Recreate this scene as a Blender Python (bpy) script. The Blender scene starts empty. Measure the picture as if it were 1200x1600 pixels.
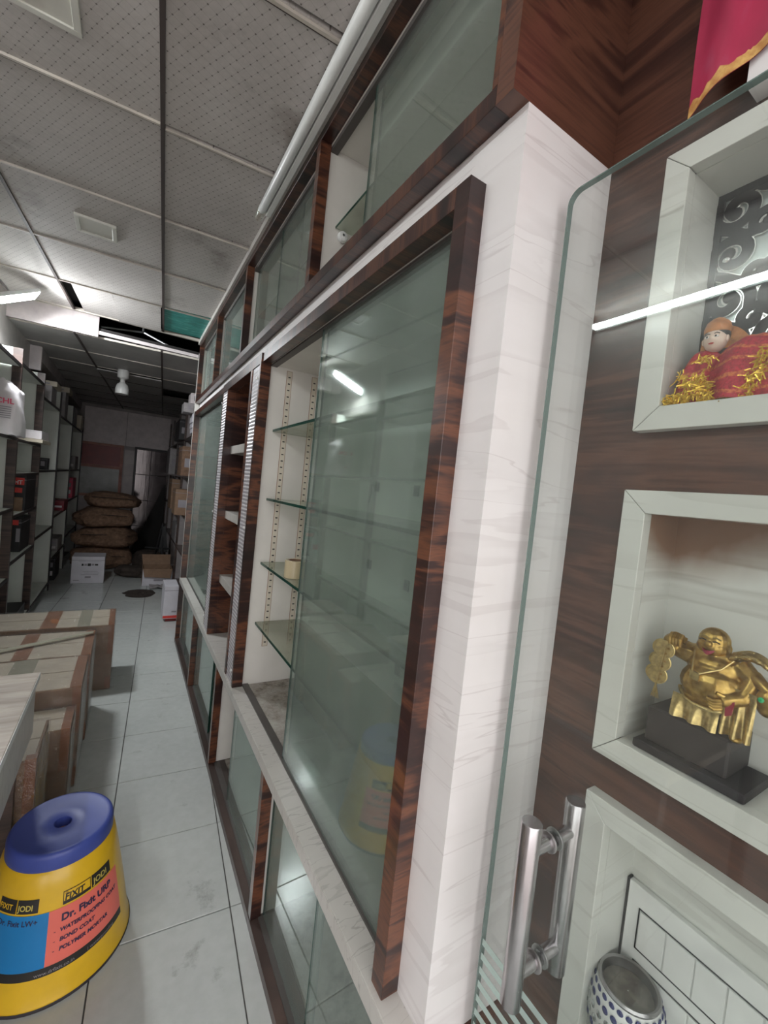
import bpy, bmesh, math, random
from mathutils import Vector, Matrix, noise
random.seed(7)
S = bpy.context.scene
C = S.collection
PI = math.pi

# ---------------------------------------------------------------- camera, world, exposure
F_PX, YAW, PITCH, ROLL, EYE = 658.36, 0.5479, -0.0412, -0.1038, 1.487
def cam_axes():
    f = Vector((math.sin(YAW)*math.cos(PITCH), math.cos(YAW)*math.cos(PITCH), math.sin(PITCH)))
    r = Vector((math.cos(YAW), -math.sin(YAW), 0))
    d = -r.cross(f)
    c, s = math.cos(ROLL), math.sin(ROLL)
    return c*r + s*d, -s*r + c*d, f
_r, _d, _f = cam_axes()
cd = bpy.data.cameras.new('camera'); cam = bpy.data.objects.new('camera', cd); C.objects.link(cam)
cd.sensor_fit = 'HORIZONTAL'; cd.sensor_width = 36; cd.lens = 36*F_PX/1200
cd.clip_start = 0.02; cd.clip_end = 60
m3 = Matrix((_r, -_d, -_f)).transposed()
cam.matrix_world = Matrix.Translation((0, 0, EYE)) @ m3.to_4x4()
S.camera = cam

W = bpy.data.worlds.new('daylight'); S.world = W; W.use_nodes = True
bg = W.node_tree.nodes['Background']; bg.inputs[0].default_value = (1.0, 0.97, 0.97, 1); bg.inputs[1].default_value = 1.5
LED_POWER, TUBE_POWER = 210.0, 44.0        # emission strength of the two lit lamps (used in their builders)
S.view_settings.view_transform = 'Standard'; S.view_settings.look = 'None'
S.view_settings.exposure = 1.0; S.view_settings.gamma = 1; S.view_settings.use_curve_mapping = False
S.cycles.transparent_max_bounces = 32; S.cycles.max_bounces = 10; S.cycles.diffuse_bounces = 5; S.cycles.glossy_bounces = 5
S.cycles.sample_clamp_indirect = 6

# ---------------------------------------------------------------- materials
M = {}
class NT:
    def __init__(s, name):
        s.m = bpy.data.materials.new(name); s.m.use_nodes = True; s.t = s.m.node_tree; s.n = s.t.nodes
        s.p = s.n['Principled BSDF']; s.out = s.n['Material Output']; M[name] = s.m
    def new(s, t, **k):
        n = s.n.new(t)
        for a, b in k.items(): setattr(n, a, b)
        return n
    def ln(s, a, b): s.t.links.new(a, b)
    def pos(s, scale=(1, 1, 1), rot=(0, 0, 0), obj=False):
        mp = s.new('ShaderNodeMapping'); mp.inputs['Scale'].default_value = scale; mp.inputs['Rotation'].default_value = rot
        if obj: s.ln(s.new('ShaderNodeTexCoord').outputs['Object'], mp.inputs[0])
        else: s.ln(s.new('ShaderNodeNewGeometry').outputs['Position'], mp.inputs[0])
        return mp.outputs[0]
    def noise(s, vec, scale=5, detail=4, rough=.55, dist=0):
        n = s.new('ShaderNodeTexNoise'); n.inputs['Scale'].default_value = scale; n.inputs['Detail'].default_value = detail
        n.inputs['Roughness'].default_value = rough; n.inputs['Distortion'].default_value = dist
        s.ln(vec, n.inputs['Vector']); return n.outputs['Fac']
    def ramp(s, fac, stops):
        r = s.new('ShaderNodeValToRGB'); e = r.color_ramp.elements
        while len(e) < len(stops): e.new(0.5)
        for i, (p, c) in enumerate(stops):
            e[i].position = p; e[i].color = (*c, 1) if len(c) == 3 else c
        s.ln(fac, r.inputs[0]); return r.outputs[0]
    def math(s, op, a, b=None, c=None):
        n = s.new('ShaderNodeMath', operation=op)
        for i, v in enumerate((a, b, c)):
            if v is None: continue
            if isinstance(v, (int, float)): n.inputs[i].default_value = v
            else: s.ln(v, n.inputs[i])
        return n.outputs[0]
    def mix(s, fac, a, b, mode='MIX'):
        n = s.new('ShaderNodeMix', data_type='RGBA', blend_type=mode)
        for i, v in ((0, fac), (6, a), (7, b)):
            if isinstance(v, (int, float)): n.inputs[i].default_value = v
            elif isinstance(v, tuple): n.inputs[i].default_value = (*v, 1)
            else: s.ln(v, n.inputs[i])
        return n.outputs[2]
    def bump(s, h, strength=.3, dist=.002):
        b = s.new('ShaderNodeBump'); b.inputs['Strength'].default_value = strength; b.inputs['Distance'].default_value = dist
        s.ln(h, b.inputs['Height']); s.ln(b.outputs[0], s.p.inputs['Normal']); return b
    def col(s, c):
        if isinstance(c, tuple): s.p.inputs['Base Color'].default_value = (*c, 1)
        else: s.ln(c, s.p.inputs['Base Color'])
    def set(s, rough=.5, metal=0, spec=.5, coat=0, coat_r=.1):
        s.p.inputs['Roughness'].default_value = rough; s.p.inputs['Metallic'].default_value = metal
        s.p.inputs['Specular IOR Level'].default_value = spec
        s.p.inputs['Coat Weight'].default_value = coat; s.p.inputs['Coat Roughness'].default_value = coat_r
        return s

def plain(name, c, rough=.5, metal=0, var=.12, scale=9, spec=.5, coat=0, bumps=0):
    k = NT(name); f = k.noise(k.pos(), scale, 5)
    k.col(k.ramp(f, [(.3, tuple(v*(1-var) for v in c)), (.7, tuple(min(1, v*(1+var)) for v in c))]))
    k.set(rough, metal, spec, coat)
    if bumps: k.bump(k.noise(k.pos(), scale*12, 3), bumps, .002)
    return k.m

def wood(name, scale, dark, mid, light, rough=.3):
    k = NT(name); v = k.pos(scale)
    f = k.noise(v, 1.0, 5, .55, 1.1); g = k.noise(k.pos(tuple((2.2 if s < max(scale) else 9)*s for s in scale)), 1.3, 4, .6, .3)
    h = k.math('ADD', k.math('MULTIPLY', f, .8), k.math('MULTIPLY', g, .25))
    k.col(k.ramp(h, [(.38, dark), (.50, mid), (.575, light), (.62, mid), (.70, dark)])); k.set(rough, 0, .5, .25, .15)
    return k.m
DK, MD, LT = (.011, .0048, .0046), (.032, .0122, .010), (.14, .050, .024)
wood('walnut', (1.6, 1.6, 5.5), DK, MD, LT)
wood('walnut_rail', (2, 14, 1.5), DK, MD, (.085, .034, .02))
wood('walnut_panel', (1.5, 1.5, 9), (.028, .011, .009), (.06, .024, .017), (.115, .048, .03))
wood('walnut_dull', (1.0, 1.0, 9), (.022, .014, .012), (.05, .031, .026), (.085, .052, .042), .45)
wood('oak_top', (2, 9, 2), (.22, .175, .135), (.33, .275, .22), (.40, .34, .28), .5)

def laminate(name, c, streak, scale=(.7, .7, 9), rough=.28):
    k = NT(name); f = k.noise(k.pos(scale), 1.0, 4, .5, .25); g = k.noise(k.pos(tuple(3*s for s in scale)), 1.2, 3)
    b = k.ramp(f, [(.40, c), (.452, tuple(.5*v+.5*w for v, w in zip(c, streak))), (.457, c), (.535, c), (.540, streak), (.546, c), (.60, tuple(v*.96 for v in c)), (.604, tuple(.6*v+.4*w for v, w in zip(c, streak))), (.61, c)])
    d = k.ramp(k.noise(k.pos(), 2.5, 5), [(.3, (.86, .85, .83)), (.65, (1, 1, 1))])
    k.col(k.mix(.8, k.mix(.2, b, k.ramp(g, [(.3, tuple(v*.88 for v in c)), (.7, c)])), d, 'MULTIPLY')); k.set(rough, 0, .5, .15)
    return k.m
laminate('white_laminate', (.76, .735, .735), (.58, .54, .54))
laminate('niche_laminate', (.62, .62, .58), (.48, .47, .43))
laminate('counter_laminate', (.52, .50, .47), (.30, .28, .26), (3, 12, 3), .35)
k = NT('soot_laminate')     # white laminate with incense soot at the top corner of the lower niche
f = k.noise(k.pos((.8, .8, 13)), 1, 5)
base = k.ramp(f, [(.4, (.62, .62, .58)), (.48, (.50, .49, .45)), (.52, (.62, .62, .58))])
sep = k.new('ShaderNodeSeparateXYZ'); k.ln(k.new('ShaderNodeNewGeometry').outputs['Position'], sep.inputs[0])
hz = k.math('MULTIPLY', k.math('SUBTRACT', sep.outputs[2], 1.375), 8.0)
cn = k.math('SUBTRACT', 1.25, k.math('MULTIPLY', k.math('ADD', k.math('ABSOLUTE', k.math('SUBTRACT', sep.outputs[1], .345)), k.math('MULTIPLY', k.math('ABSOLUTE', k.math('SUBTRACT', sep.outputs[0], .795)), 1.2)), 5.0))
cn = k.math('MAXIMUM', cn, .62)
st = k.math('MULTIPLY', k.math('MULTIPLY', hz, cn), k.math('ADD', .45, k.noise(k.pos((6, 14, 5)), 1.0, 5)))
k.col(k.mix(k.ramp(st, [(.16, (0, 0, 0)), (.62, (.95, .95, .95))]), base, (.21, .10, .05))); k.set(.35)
k = NT('dirty_board'); f = k.noise(k.pos(), 7, 8, .75); k.col(k.ramp(f, [(.36, (.07, .05, .04)), (.46, (.25, .22, .19)), (.62, (.40, .375, .34))])); k.set(.8)
plain('white_paint', (.70, .68, .655), .45, var=.06, scale=5)
plain('cabinet_white', (.66, .64, .60), .4, var=.08, scale=4)
plain('strip_cream', (.60, .55, .46), .4, var=.06)
plain('shelf_white', (.68, .70, .65), .5, var=.1, scale=3)
plain('dark_edge', (.02, .014, .014), .5)
plain('black', (.012, .012, .013), .5)
plain('grey_metal', (.45, .45, .45), .35, .8)
plain('track', (.09, .08, .075), .5, .3)
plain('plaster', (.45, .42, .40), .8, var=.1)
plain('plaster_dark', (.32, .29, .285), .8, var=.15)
plain('void', (.02, .018, .017), .9)

k = NT('floor_tile'); f = k.noise(k.pos(), 1.6, 6); g = k.noise(k.pos(), 28, 3); d = k.noise(k.pos(), 5, 7, .7)
b = k.ramp(f, [(.3, (.47, .49, .475)), (.7, (.56, .58, .56))])
b = k.mix(.5, b, k.ramp(g, [(.35, (.88, .88, .87)), (.65, (1, 1, 1))]), 'MULTIPLY')
k.col(k.mix(.75, b, k.ramp(d, [(.27, (.45, .43, .40)), (.40, (1, 1, 1))]), 'MULTIPLY'))
k.ln(k.ramp(f, [(.3, (.14, .14, .14)), (.75, (.26, .26, .26))]), k.p.inputs['Roughness']); k.p.inputs['Specular IOR Level'].default_value = .5
plain('grout', (.10, .095, .09), .9)

k = NT('ceiling_tile')      # pressed panel: fine diagonal lattice with a pin hole at each crossing, stained
P = k.pos(rot=(0, 0, .0607)); sp = k.new('ShaderNodeSeparateXYZ'); k.ln(P, sp.inputs[0]); u, v = sp.outputs[0], sp.outputs[1]
s_ = 1/.030
def tri(e): return k.math('ABSOLUTE', k.math('SUBTRACT', k.math('FRACT', k.math('MULTIPLY', e, s_)), .5))
a = tri(k.math('ADD', u, k.math('MULTIPLY', v, .62))); b2 = tri(k.math('SUBTRACT', k.math('MULTIPLY', v, 1.0), k.math('MULTIPLY', u, .55)))
line = k.math('MAXIMUM', k.math('GREATER_THAN', a, .475), k.math('GREATER_THAN', b2, .475))
dot = k.math('MULTIPLY', k.math('GREATER_THAN', a, .42), k.math('GREATER_THAN', b2, .42))
f = k.noise(P, 2.2, 7, .7); g = k.noise(P, 60, 3)
b = k.ramp(f, [(.28, (.27, .24, .22)), (.42, (.46, .43, .41)), (.72, (.55, .52, .50))])
b = k.mix(.35, b, k.ramp(g, [(.3, (.75, .74, .73)), (.7, (1, 1, 1))]), 'MULTIPLY')
b = k.mix(k.math('MULTIPLY', line, .22), b, (.12, .10, .095)); b = k.mix(k.math('MULTIPLY', dot, .75), b, (.07, .055, .05))
k.col(b); k.set(.65, 0, .3)
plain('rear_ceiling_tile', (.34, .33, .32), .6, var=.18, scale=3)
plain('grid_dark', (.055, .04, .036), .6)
plain('grid_light', (.46, .42, .37), .5, var=.15)
plain('light_panel', (.58, .57, .52), .4, var=.05)
plain('hanging_panel', (.40, .355, .35), .6, var=.12, scale=14)
plain('fascia_panel', (.62, .56, .56), .6, var=.12, scale=12)
k = NT('teal_sheet'); f = k.noise(k.pos((3, 12, 3)), 2, 6, .7, 1); k.col(k.ramp(f, [(.3, (.012, .10, .09)), (.55, (.03, .24, .21)), (.75, (.22, .42, .37))])); k.set(.5)

def glass(name, tint, haze, haze_c, gloss_r=.02, f0=.05, smear=0):
    k = NT(name); k.n.remove(k.p)
    tr = k.new('ShaderNodeBsdfTransparent'); tr.inputs[0].default_value = (*tint, 1)
    gl = k.new('ShaderNodeBsdfGlossy'); gl.inputs['Roughness'].default_value = gloss_r; gl.inputs[0].default_value = (.95, 1, .98, 1)
    df = k.new('ShaderNodeBsdfDiffuse'); df.inputs[0].default_value = (*haze_c, 1)
    lw = k.new('ShaderNodeLayerWeight'); fr = k.math('ADD', k.math('MULTIPLY', k.math('POWER', lw.outputs['Facing'], 5.0), 1-f0), f0)
    m1 = k.new('ShaderNodeMixShader'); k.ln(fr, m1.inputs[0]); k.ln(tr.outputs[0], m1.inputs[1]); k.ln(gl.outputs[0], m1.inputs[2])
    m2 = k.new('ShaderNodeMixShader')
    hz = k.math('MULTIPLY', k.ramp(k.noise(k.pos((1, 1, .6)), 3.5, 6, .65), [(.3, (1-smear,)*3), (.7, (1+smear,)*3)]), haze)
    k.ln(hz, m2.inputs[0]); k.ln(m1.outputs[0], m2.inputs[1]); k.ln(df.outputs[0], m2.inputs[2])
    k.ln(m2.outputs[0], k.out.inputs[0]); return k.m
glass('cabinet_glass', (.84, .885, .86), .135, (.40, .44, .41), .03, .06, .35)
glass('upper_glass', (.82, .86, .83), .16, (.36, .37, .335), .05, .05, .35)
glass('shelf_glass', (.84, .89, .84), .30, (.40, .37, .29), .06, .05, .6)
glass('door_glass', (.955, .975, .965), .010, (.7, .75, .74), .003, .045)
glass('glass_edge', (.12, .30, .24), .35, (.03, .11, .085), .1, .06)
glass('polished_edge', (.42, .52, .49), .5, (.24, .31, .29), .1, .06)
glass('frosted', (.6, .7, .66), .55, (.55, .66, .62), .2, .05)
glass('clear_plastic', (.95, .93, .9), .03, (.6, .6, .58), .09, .09)
k = NT('plastic_wrap'); k.n.remove(k.p)
tr = k.new('ShaderNodeBsdfTransparent'); tr.inputs[0].default_value = (.94, .93, .92, 1)
gl = k.new('ShaderNodeBsdfGlossy'); gl.inputs['Roughness'].default_value = .12
bp = k.new('ShaderNodeBump'); bp.inputs['Strength'].default_value = 1.0; bp.inputs['Distance'].default_value = .035
k.ln(k.noise(k.pos((1, 4, 1)), 14, 5, .7, 1.5), bp.inputs['Height']); k.ln(bp.outputs[0], gl.inputs['Normal'])
lw = k.new('ShaderNodeLayerWeight'); mx = k.new('ShaderNodeMixShader')
k.ln(k.math('ADD', k.math('MULTIPLY', k.math('POWER', lw.outputs['Facing'], 4.0), .6), .20), mx.inputs[0])
k.ln(tr.outputs[0], mx.inputs[1]); k.ln(gl.outputs[0], mx.inputs[2]); k.ln(mx.outputs[0], k.out.inputs[0])

def emit(name, c, st):
    k = NT(name); k.p.inputs['Emission Color'].default_value = (*c, 1); k.p.inputs['Emission Strength'].default_value = st; k.col((.8, .8, .8)); return k.m
emit('led_lit', (.93, .97, 1.0), LED_POWER); emit('tube_lit', (.93, 1.0, 1.0), TUBE_POWER)
plain('tube_white', (.68, .69, .68), .35, var=.05)
plain('brushed_steel', (.46, .44, .45), .24, 1.0, var=.06, scale=30)
plain('steel_dark', (.35, .34, .34), .3, 1.0)
plain('yellow_plastic', (.72, .44, .015), .32, var=.07, scale=14, coat=.2)
plain('blue_plastic', (.045, .068, .29), .42, var=.1, scale=12)
plain('print_red', (.78, .16, .12), .4, var=.05); plain('print_blue', (.01, .19, .47), .4, var=.05)
plain('print_black', (.018, .016, .014), .45); plain('print_navy', (.03, .02, .06), .5); plain('print_gold', (.55, .45, .10), .5)
plain('print_pink', (.75, .08, .16), .5); plain('print_grey', (.28, .26, .28), .6); plain('print_scarlet', (.65, .05, .04), .5)
plain('cardboard', (.235, .145, .09), .75, var=.12, scale=20); plain('cardboard_pale', (.50, .44, .35), .7, var=.1, scale=14)
plain('brown_tape', (.25, .105, .05), .3, var=.15); plain('clear_tape', (.34, .33, .26), .25, var=.1)
plain('white_carton', (.60, .58, .62), .6, var=.08); plain('grey_carton', (.30, .28, .28), .65, var=.2, scale=18)
plain('white_bag', (.72, .68, .70), .35, var=.06, scale=5, bumps=.5); plain('gunny', (.20, .118, .075), .85, var=.35, scale=26, bumps=.8)
plain('gunny_dark', (.045, .033, .027), .9, var=.4, scale=20, bumps=.8)
plain('maroon_paint', (.20, .012, .010), .45, var=.15); plain('frame_pink', (.38, .18, .145), .6, var=.25); plain('dusty_pane', (.22, .225, .21), .35, var=.2)
plain('tile_wall', (.36, .31, .30), .4, var=.15); plain('rubber', (.03, .025, .03), .6)
plain('tape_roll', (.50, .42, .27), .22, var=.1, coat=.4)
plain('socket_grey', (.10, .11, .105), .4)
plain('ash', (.16, .145, .125), .8, var=.4, scale=60)
plain('enamel_white', (.68, .68, .66), .35); plain('bead_navy', (.02, .025, .12), .15); plain('bead_mirror', (.5, .52, .52), .12, .9)
plain('skin_paint', (.62, .47, .38), .45, var=.04); plain('hair_black', (.012, .010, .010), .4); plain('lips', (.45, .05, .04), .4); plain('eye_white', (.8, .8, .78), .3)
plain('orange_cloth', (.36, .13, .03), .6, var=.4, scale=80)
k = NT('gold'); f = k.noise(k.pos(), 90, 4); k.col(k.ramp(f, [(.3, (.23, .13, .03)), (.7, (.52, .34, .10))])); k.set(.32, .9); k.bump(f, .25, .001)
plain('gold_pale', (.48, .36, .15), .3, .9, var=.3, scale=160)
k = NT('tinsel'); k.col(k.ramp(k.noise(k.pos(), 220, 2), [(.3, (.45, .22, .01)), (.7, (1.0, .70, .08))])); k.set(.25, .55)
k = NT('red_cloth'); w = k.new('ShaderNodeTexWave'); w.inputs['Scale'].default_value = 16; w.inputs['Distortion'].default_value = 4.5; w.bands_direction = 'Z'; k.ln(k.pos(), w.inputs[0])
n1 = k.noise(k.pos(), 300, 2)
k.col(k.mix(k.math('MULTIPLY', k.ramp(w.outputs['Fac'], [(.80, (0,)*3), (.93, (1,)*3)]), k.ramp(n1, [(.4, (.2,)*3), (.6, (.9,)*3)])), k.ramp(n1, [(.3, (.22, .006, .016)), (.7, (.46, .016, .04))]), (.55, .17, .04))); k.set(.65)
k = NT('flag_cloth'); f = k.noise(k.pos((1, 1, .4)), 9, 5); k.col(k.ramp(f, [(.35, (.22, .008, .035)), (.6, (.36, .014, .06)), (.78, (.36, .10, .16))])); k.set(.6)
k = NT('flag_gold'); k.col(k.ramp(k.noise(k.pos(), 70, 5), [(.4, (.42, .19, .05)), (.6, (.60, .37, .12))])); k.set(.5)
k = NT('door_sheet'); f = k.noise(k.pos(), 6, 4); k.col(k.ramp(f, [(.3, (.085, .07, .07)), (.7, (.14, .115, .115))])); k.set(.10, .25)
k.bump(k.noise(k.pos((6, 1, 1)), 3, 3), .06, .01)
plain('mirror_grey', (.34, .37, .355), .25, .4); plain('fret_dark', (.018, .015, .017), .6, spec=.25); plain('fret_silver', (.68, .68, .66), .2, .85)
plain('lattice_white', (.70, .68, .70), .3, .2); plain('lattice_grey', (.27, .25, .27), .4)
plain('red_emboss', (.23, .015, .03), .5); plain('green_gem', (.0, .35, .12), .1)

# ---------------------------------------------------------------- mesh helpers
OFF = {}
class MB:
    def __init__(s): s.v = []; s.f = []
    def add(s, vs, fs):
        n = len(s.v); s.v += [tuple(p) for p in vs]; s.f += [tuple(i+n for i in f) for f in fs]; return s
    def box(s, x0, x1, y0, y1, z0, z1):
        x0, x1 = min(x0, x1), max(x0, x1); y0, y1 = min(y0, y1), max(y0, y1); z0, z1 = min(z0, z1), max(z0, z1)
        return s.add([(x0,y0,z0),(x1,y0,z0),(x1,y1,z0),(x0,y1,z0),(x0,y0,z1),(x1,y0,z1),(x1,y1,z1),(x0,y1,z1)],
                     [(3,2,1,0),(4,5,6,7),(0,1,5,4),(1,2,6,5),(2,3,7,6),(3,0,4,7)])
    def prism(s, poly, a, b):          # poly: list of 3D points (planar, convex); swept from +a to +b vector
        n = len(poly); A = [Vector(p)+Vector(a) for p in poly]; B = [Vector(p)+Vector(b) for p in poly]
        return s.add(A+B, [tuple(range(n))[::-1], tuple(range(n, 2*n))]+[(i, (i+1) % n, n+(i+1) % n, n+i) for i in range(n)])
    def lathe(s, prof, c=(0,0,0), n=32, axis='z', cap=True):
        vs = []; fs = []
        for r, h in prof:
            for i in range(n):
                a = 2*PI*i/n; p = (r*math.cos(a), r*math.sin(a), h)
                if axis == 'x': p = (p[2], p[0], p[1])
                elif axis == 'y': p = (p[1], p[2], p[0])
                vs.append((p[0]+c[0], p[1]+c[1], p[2]+c[2]))
        for j in range(len(prof)-1):
            for i in range(n): fs.append((j*n+i, j*n+(i+1) % n, (j+1)*n+(i+1) % n, (j+1)*n+i))
        if cap: fs.append(tuple(range(n))[::-1]); fs.append(tuple(range((len(prof)-1)*n, len(prof)*n)))
        return s.add(vs, fs)
    def tube(s, pts, r, n=8, closed=False):
        P = [Vector(p) for p in pts]; R = r if isinstance(r, (list, tuple)) else [r]*len(P); vs = []; fs = []
        ref = None
        for i, p in enumerate(P):
            t = (P[min(i+1, len(P)-1)]-P[max(i-1, 0)]).normalized()
            if ref is None: ref = t.orthogonal().normalized()
            ref = (ref - t*ref.dot(t)); ref = ref.normalized() if ref.length > 1e-6 else t.orthogonal().normalized()
            b = t.cross(ref)
            for k in range(n):
                a = 2*PI*k/n; vs.append(p + R[i]*(math.cos(a)*ref+math.sin(a)*b))
        for j in range(len(P)-1):
            for k in range(n): fs.append((j*n+k, j*n+(k+1) % n, (j+1)*n+(k+1) % n, (j+1)*n+k))
        fs.append(tuple(range(n))[::-1]); fs.append(tuple(range((len(P)-1)*n, len(P)*n)))
        return s.add(vs, fs)
    def ell(s, c, r, n=16, m=10, rot=None):
        vs = []; fs = []; r = r if isinstance(r, (tuple, list)) else (r, r, r)
        for j in range(m+1):
            t = PI*j/m
            for i in range(n):
                a = 2*PI*i/n; p = Vector((r[0]*math.sin(t)*math.cos(a), r[1]*math.sin(t)*math.sin(a), r[2]*math.cos(t)))
                if rot: p = rot @ p
                vs.append(p+Vector(c))
        for j in range(m):
            for i in range(n): fs.append((j*n+i, (j+1)*n+i, (j+1)*n+(i+1) % n, j*n+(i+1) % n))
        return s.add(vs, fs)
    def grid(s, fn, nu, nv):
        vs = [fn(i/nu, j/nv) for j in range(nv+1) for i in range(nu+1)]
        return s.add(vs, [(j*(nu+1)+i, j*(nu+1)+i+1, (j+1)*(nu+1)+i+1, (j+1)*(nu+1)+i) for j in range(nv) for i in range(nu)])
    def xf(s, mat): s.v = [tuple(mat @ Vector(p)) for p in s.v]; return s
    def jitter(s, a, sc):
        s.v = [tuple(Vector(p)+a*noise.noise_vector(Vector(p)*sc)) for p in s.v]; return s
    def build(s, name, mat, parent=None, bevel=0, smooth=False, label=None, kind=None, weld=False, raw=False):
        o = Vector(OFF.get(parent.name, (0, 0, 0))) if parent and not raw else Vector()
        me = bpy.data.meshes.new(name); me.from_pydata([tuple(Vector(p)-o) for p in s.v], [], s.f)
        bm = bmesh.new(); bm.from_mesh(me)
        if weld: bmesh.ops.remove_doubles(bm, verts=bm.verts, dist=1e-5)
        bmesh.ops.recalc_face_normals(bm, faces=bm.faces)
        if bevel: bmesh.ops.bevel(bm, geom=bm.edges[:], offset=bevel, segments=1, affect='EDGES', clamp_overlap=True)
        bm.to_mesh(me); bm.free()
        for q in me.polygons: q.use_smooth = smooth
        if smooth: me.set_sharp_from_angle(angle=math.radians(42))
        me.materials.append(M[mat]); ob = bpy.data.objects.new(name, me); C.objects.link(ob)
        if parent: ob.parent = parent; OFF[ob.name] = tuple(o)
        if label: ob['label'] = label
        if kind: ob['kind'] = kind
        return ob
def bx(*a): return MB().box(*a)
def tag(o, label, cat, group=None):
    o['label'] = label; o['category'] = cat
    if group: o['group'] = group
    return o
def thing(name, label, cat, loc=(0, 0, 0), group=None, rotz=0, local=False):
    o = bpy.data.objects.new(name, None); C.objects.link(o); o.location = loc; o.rotation_euler = (0, 0, rotz); o.empty_display_size = .05
    OFF[o.name] = (0, 0, 0) if (local or rotz) else tuple(loc); return tag(o, label, cat, group)
def struct(name, mb, mat, **k):
    o = mb.build(name, mat, **k); o['kind'] = 'structure'; return o
def sempty(name, loc=(0, 0, 0)):
    o = bpy.data.objects.new(name, None); C.objects.link(o); o.location = loc; o['kind'] = 'structure'; OFF[o.name] = tuple(loc); return o
def copy_tree(o, parent=None):
    c = o.copy(); C.objects.link(c); c.parent = parent
    for ch in o.children: copy_tree(ch, c)
    return c
def text_mb(txt, size, bold=0.0):
    cu = bpy.data.curves.new('lettering', 'FONT'); cu.body = txt; cu.size = size; cu.align_x = 'LEFT'; cu.offset = bold; cu.resolution_u = 3
    ob = bpy.data.objects.new('lettering', cu); C.objects.link(ob)
    dg = bpy.context.evaluated_depsgraph_get(); me = bpy.data.meshes.new_from_object(ob.evaluated_get(dg))
    mb = MB(); mb.v = [tuple(v.co) for v in me.vertices]; mb.f = [tuple(p.vertices) for p in me.polygons]
    bpy.data.objects.remove(ob); bpy.data.curves.remove(cu); bpy.data.meshes.remove(me); return mb
def remesh(mb, voxel, smooth=3):
    me = bpy.data.meshes.new('t'); me.from_pydata(mb.v, [], mb.f); ob = bpy.data.objects.new('t', me); C.objects.link(ob)
    r = ob.modifiers.new('r', 'REMESH'); r.mode = 'VOXEL'; r.voxel_size = voxel
    if smooth: q = ob.modifiers.new('s', 'SMOOTH'); q.iterations = smooth; q.factor = .5
    dg = bpy.context.evaluated_depsgraph_get(); m2 = bpy.data.meshes.new_from_object(ob.evaluated_get(dg))
    out = MB(); out.v = [tuple(v.co) for v in m2.vertices]; out.f = [tuple(p.vertices) for p in m2.polygons]
    bpy.data.objects.remove(ob); bpy.data.meshes.remove(me); bpy.data.meshes.remove(m2); return out
TH = 0.0607
RG = Matrix.Rotation(-TH, 4, 'Z')                      # tile grid -> world
def g2w(x, y): v = RG @ Vector((x, y, 0)); return v.x, v.y

# ---------------------------------------------------------------- the shell
ZC, ZR, YB, XL, XR = 2.652, 2.50, 8.75, -1.12, .86
fl = struct('floor', bx(-1.5, 1.2, -.6, 8.9, -.08, -.006), 'grout')
T = .4; TG = .002
tile_me = None
for i in range(-3, 3):
    for j in range(-5, 19):
        x0, y0 = -.085+i*T, 1.432+j*T
        cx, cy = g2w(x0+T/2, y0+T/2)
        if cx-.2 > XR or cx+.2 < XL or cy+.2 > YB+.2 or cy < -.55: continue
        if tile_me is None:
            o = bx(-T/2+TG, T/2-TG, -T/2+TG, T/2-TG, -.012, 0).build('tile', 'floor_tile', fl, bevel=.0012); tile_me = o.data
        else: o = bpy.data.objects.new('tile', tile_me); C.objects.link(o); o.parent = fl
        o.location = (cx, cy, random.uniform(-.0004, 0)); o.rotation_euler = (0, 0, -TH)

ce = struct('ceiling', bx(XL, .50, -.5, 4.12, ZC+.06, ZC+.08), 'void')
GX = [-1.302, -.695, -.087, .521]; GY = [4.10-.5955*i for i in range(9)]
def clipx(x): return x
def panel(par, x0, x1, y0, y1, z, mat, xmin=XL, xmax=.452, tilt=0, name='ceiling_panel', g=.006):
    pts = []
    for (a, b) in ((x0+g, y0+g), (x1-g, y0+g), (x1-g, y1-g), (x0+g, y1-g)):
        X, Y = g2w(a, b); X = min(max(X, xmin), xmax); pts.append((X, Y))
    zz = [z+tilt, z+tilt, z, z]
    mb = MB(); mb.add([(p[0], p[1], q) for p, q in zip(pts, zz)]+[(p[0], p[1], q+.012) for p, q in zip(pts, zz)],
                      [(0,1,2,3),(7,6,5,4),(0,4,5,1),(1,5,6,2),(2,6,7,3),(3,7,4,0)])
    return mb.build(name, mat, par)
for i in range(3):
    for j in range(8):
        y1, y0 = GY[j], GY[j+1]
        if j == 0 and i == 2:
            panel(ce, GX[i], GX[i+1], y0, y1-.03, ZC+.006, 'teal_sheet', name='teal_sheet'); continue
        if j == 0 and i == 1:
            panel(ce, GX[i]+.06, GX[i]+.30, y0, y1, ZC+.004, 'ceiling_tile', tilt=.004); panel(ce, GX[i]+.29, GX[i+1]-.01, y0, y1-.03, ZC-.012, 'ceiling_tile', tilt=.022); continue
        panel(ce, GX[i], GX[i+1], y0, y1, ZC+.004, 'ceiling_tile')
for x in GX[:3]:
    (a, b), (c, d) = g2w(x, -.5), g2w(x, 4.10); w = .007
    MB().prism([(a-w, b, ZC-.003), (a+w, b, ZC-.003), (c+w, d, ZC-.003), (c-w, d, ZC-.003)], (0, 0, 0), (0, 0, .02)).build('grid_bar', 'grid_dark', ce)
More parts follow.
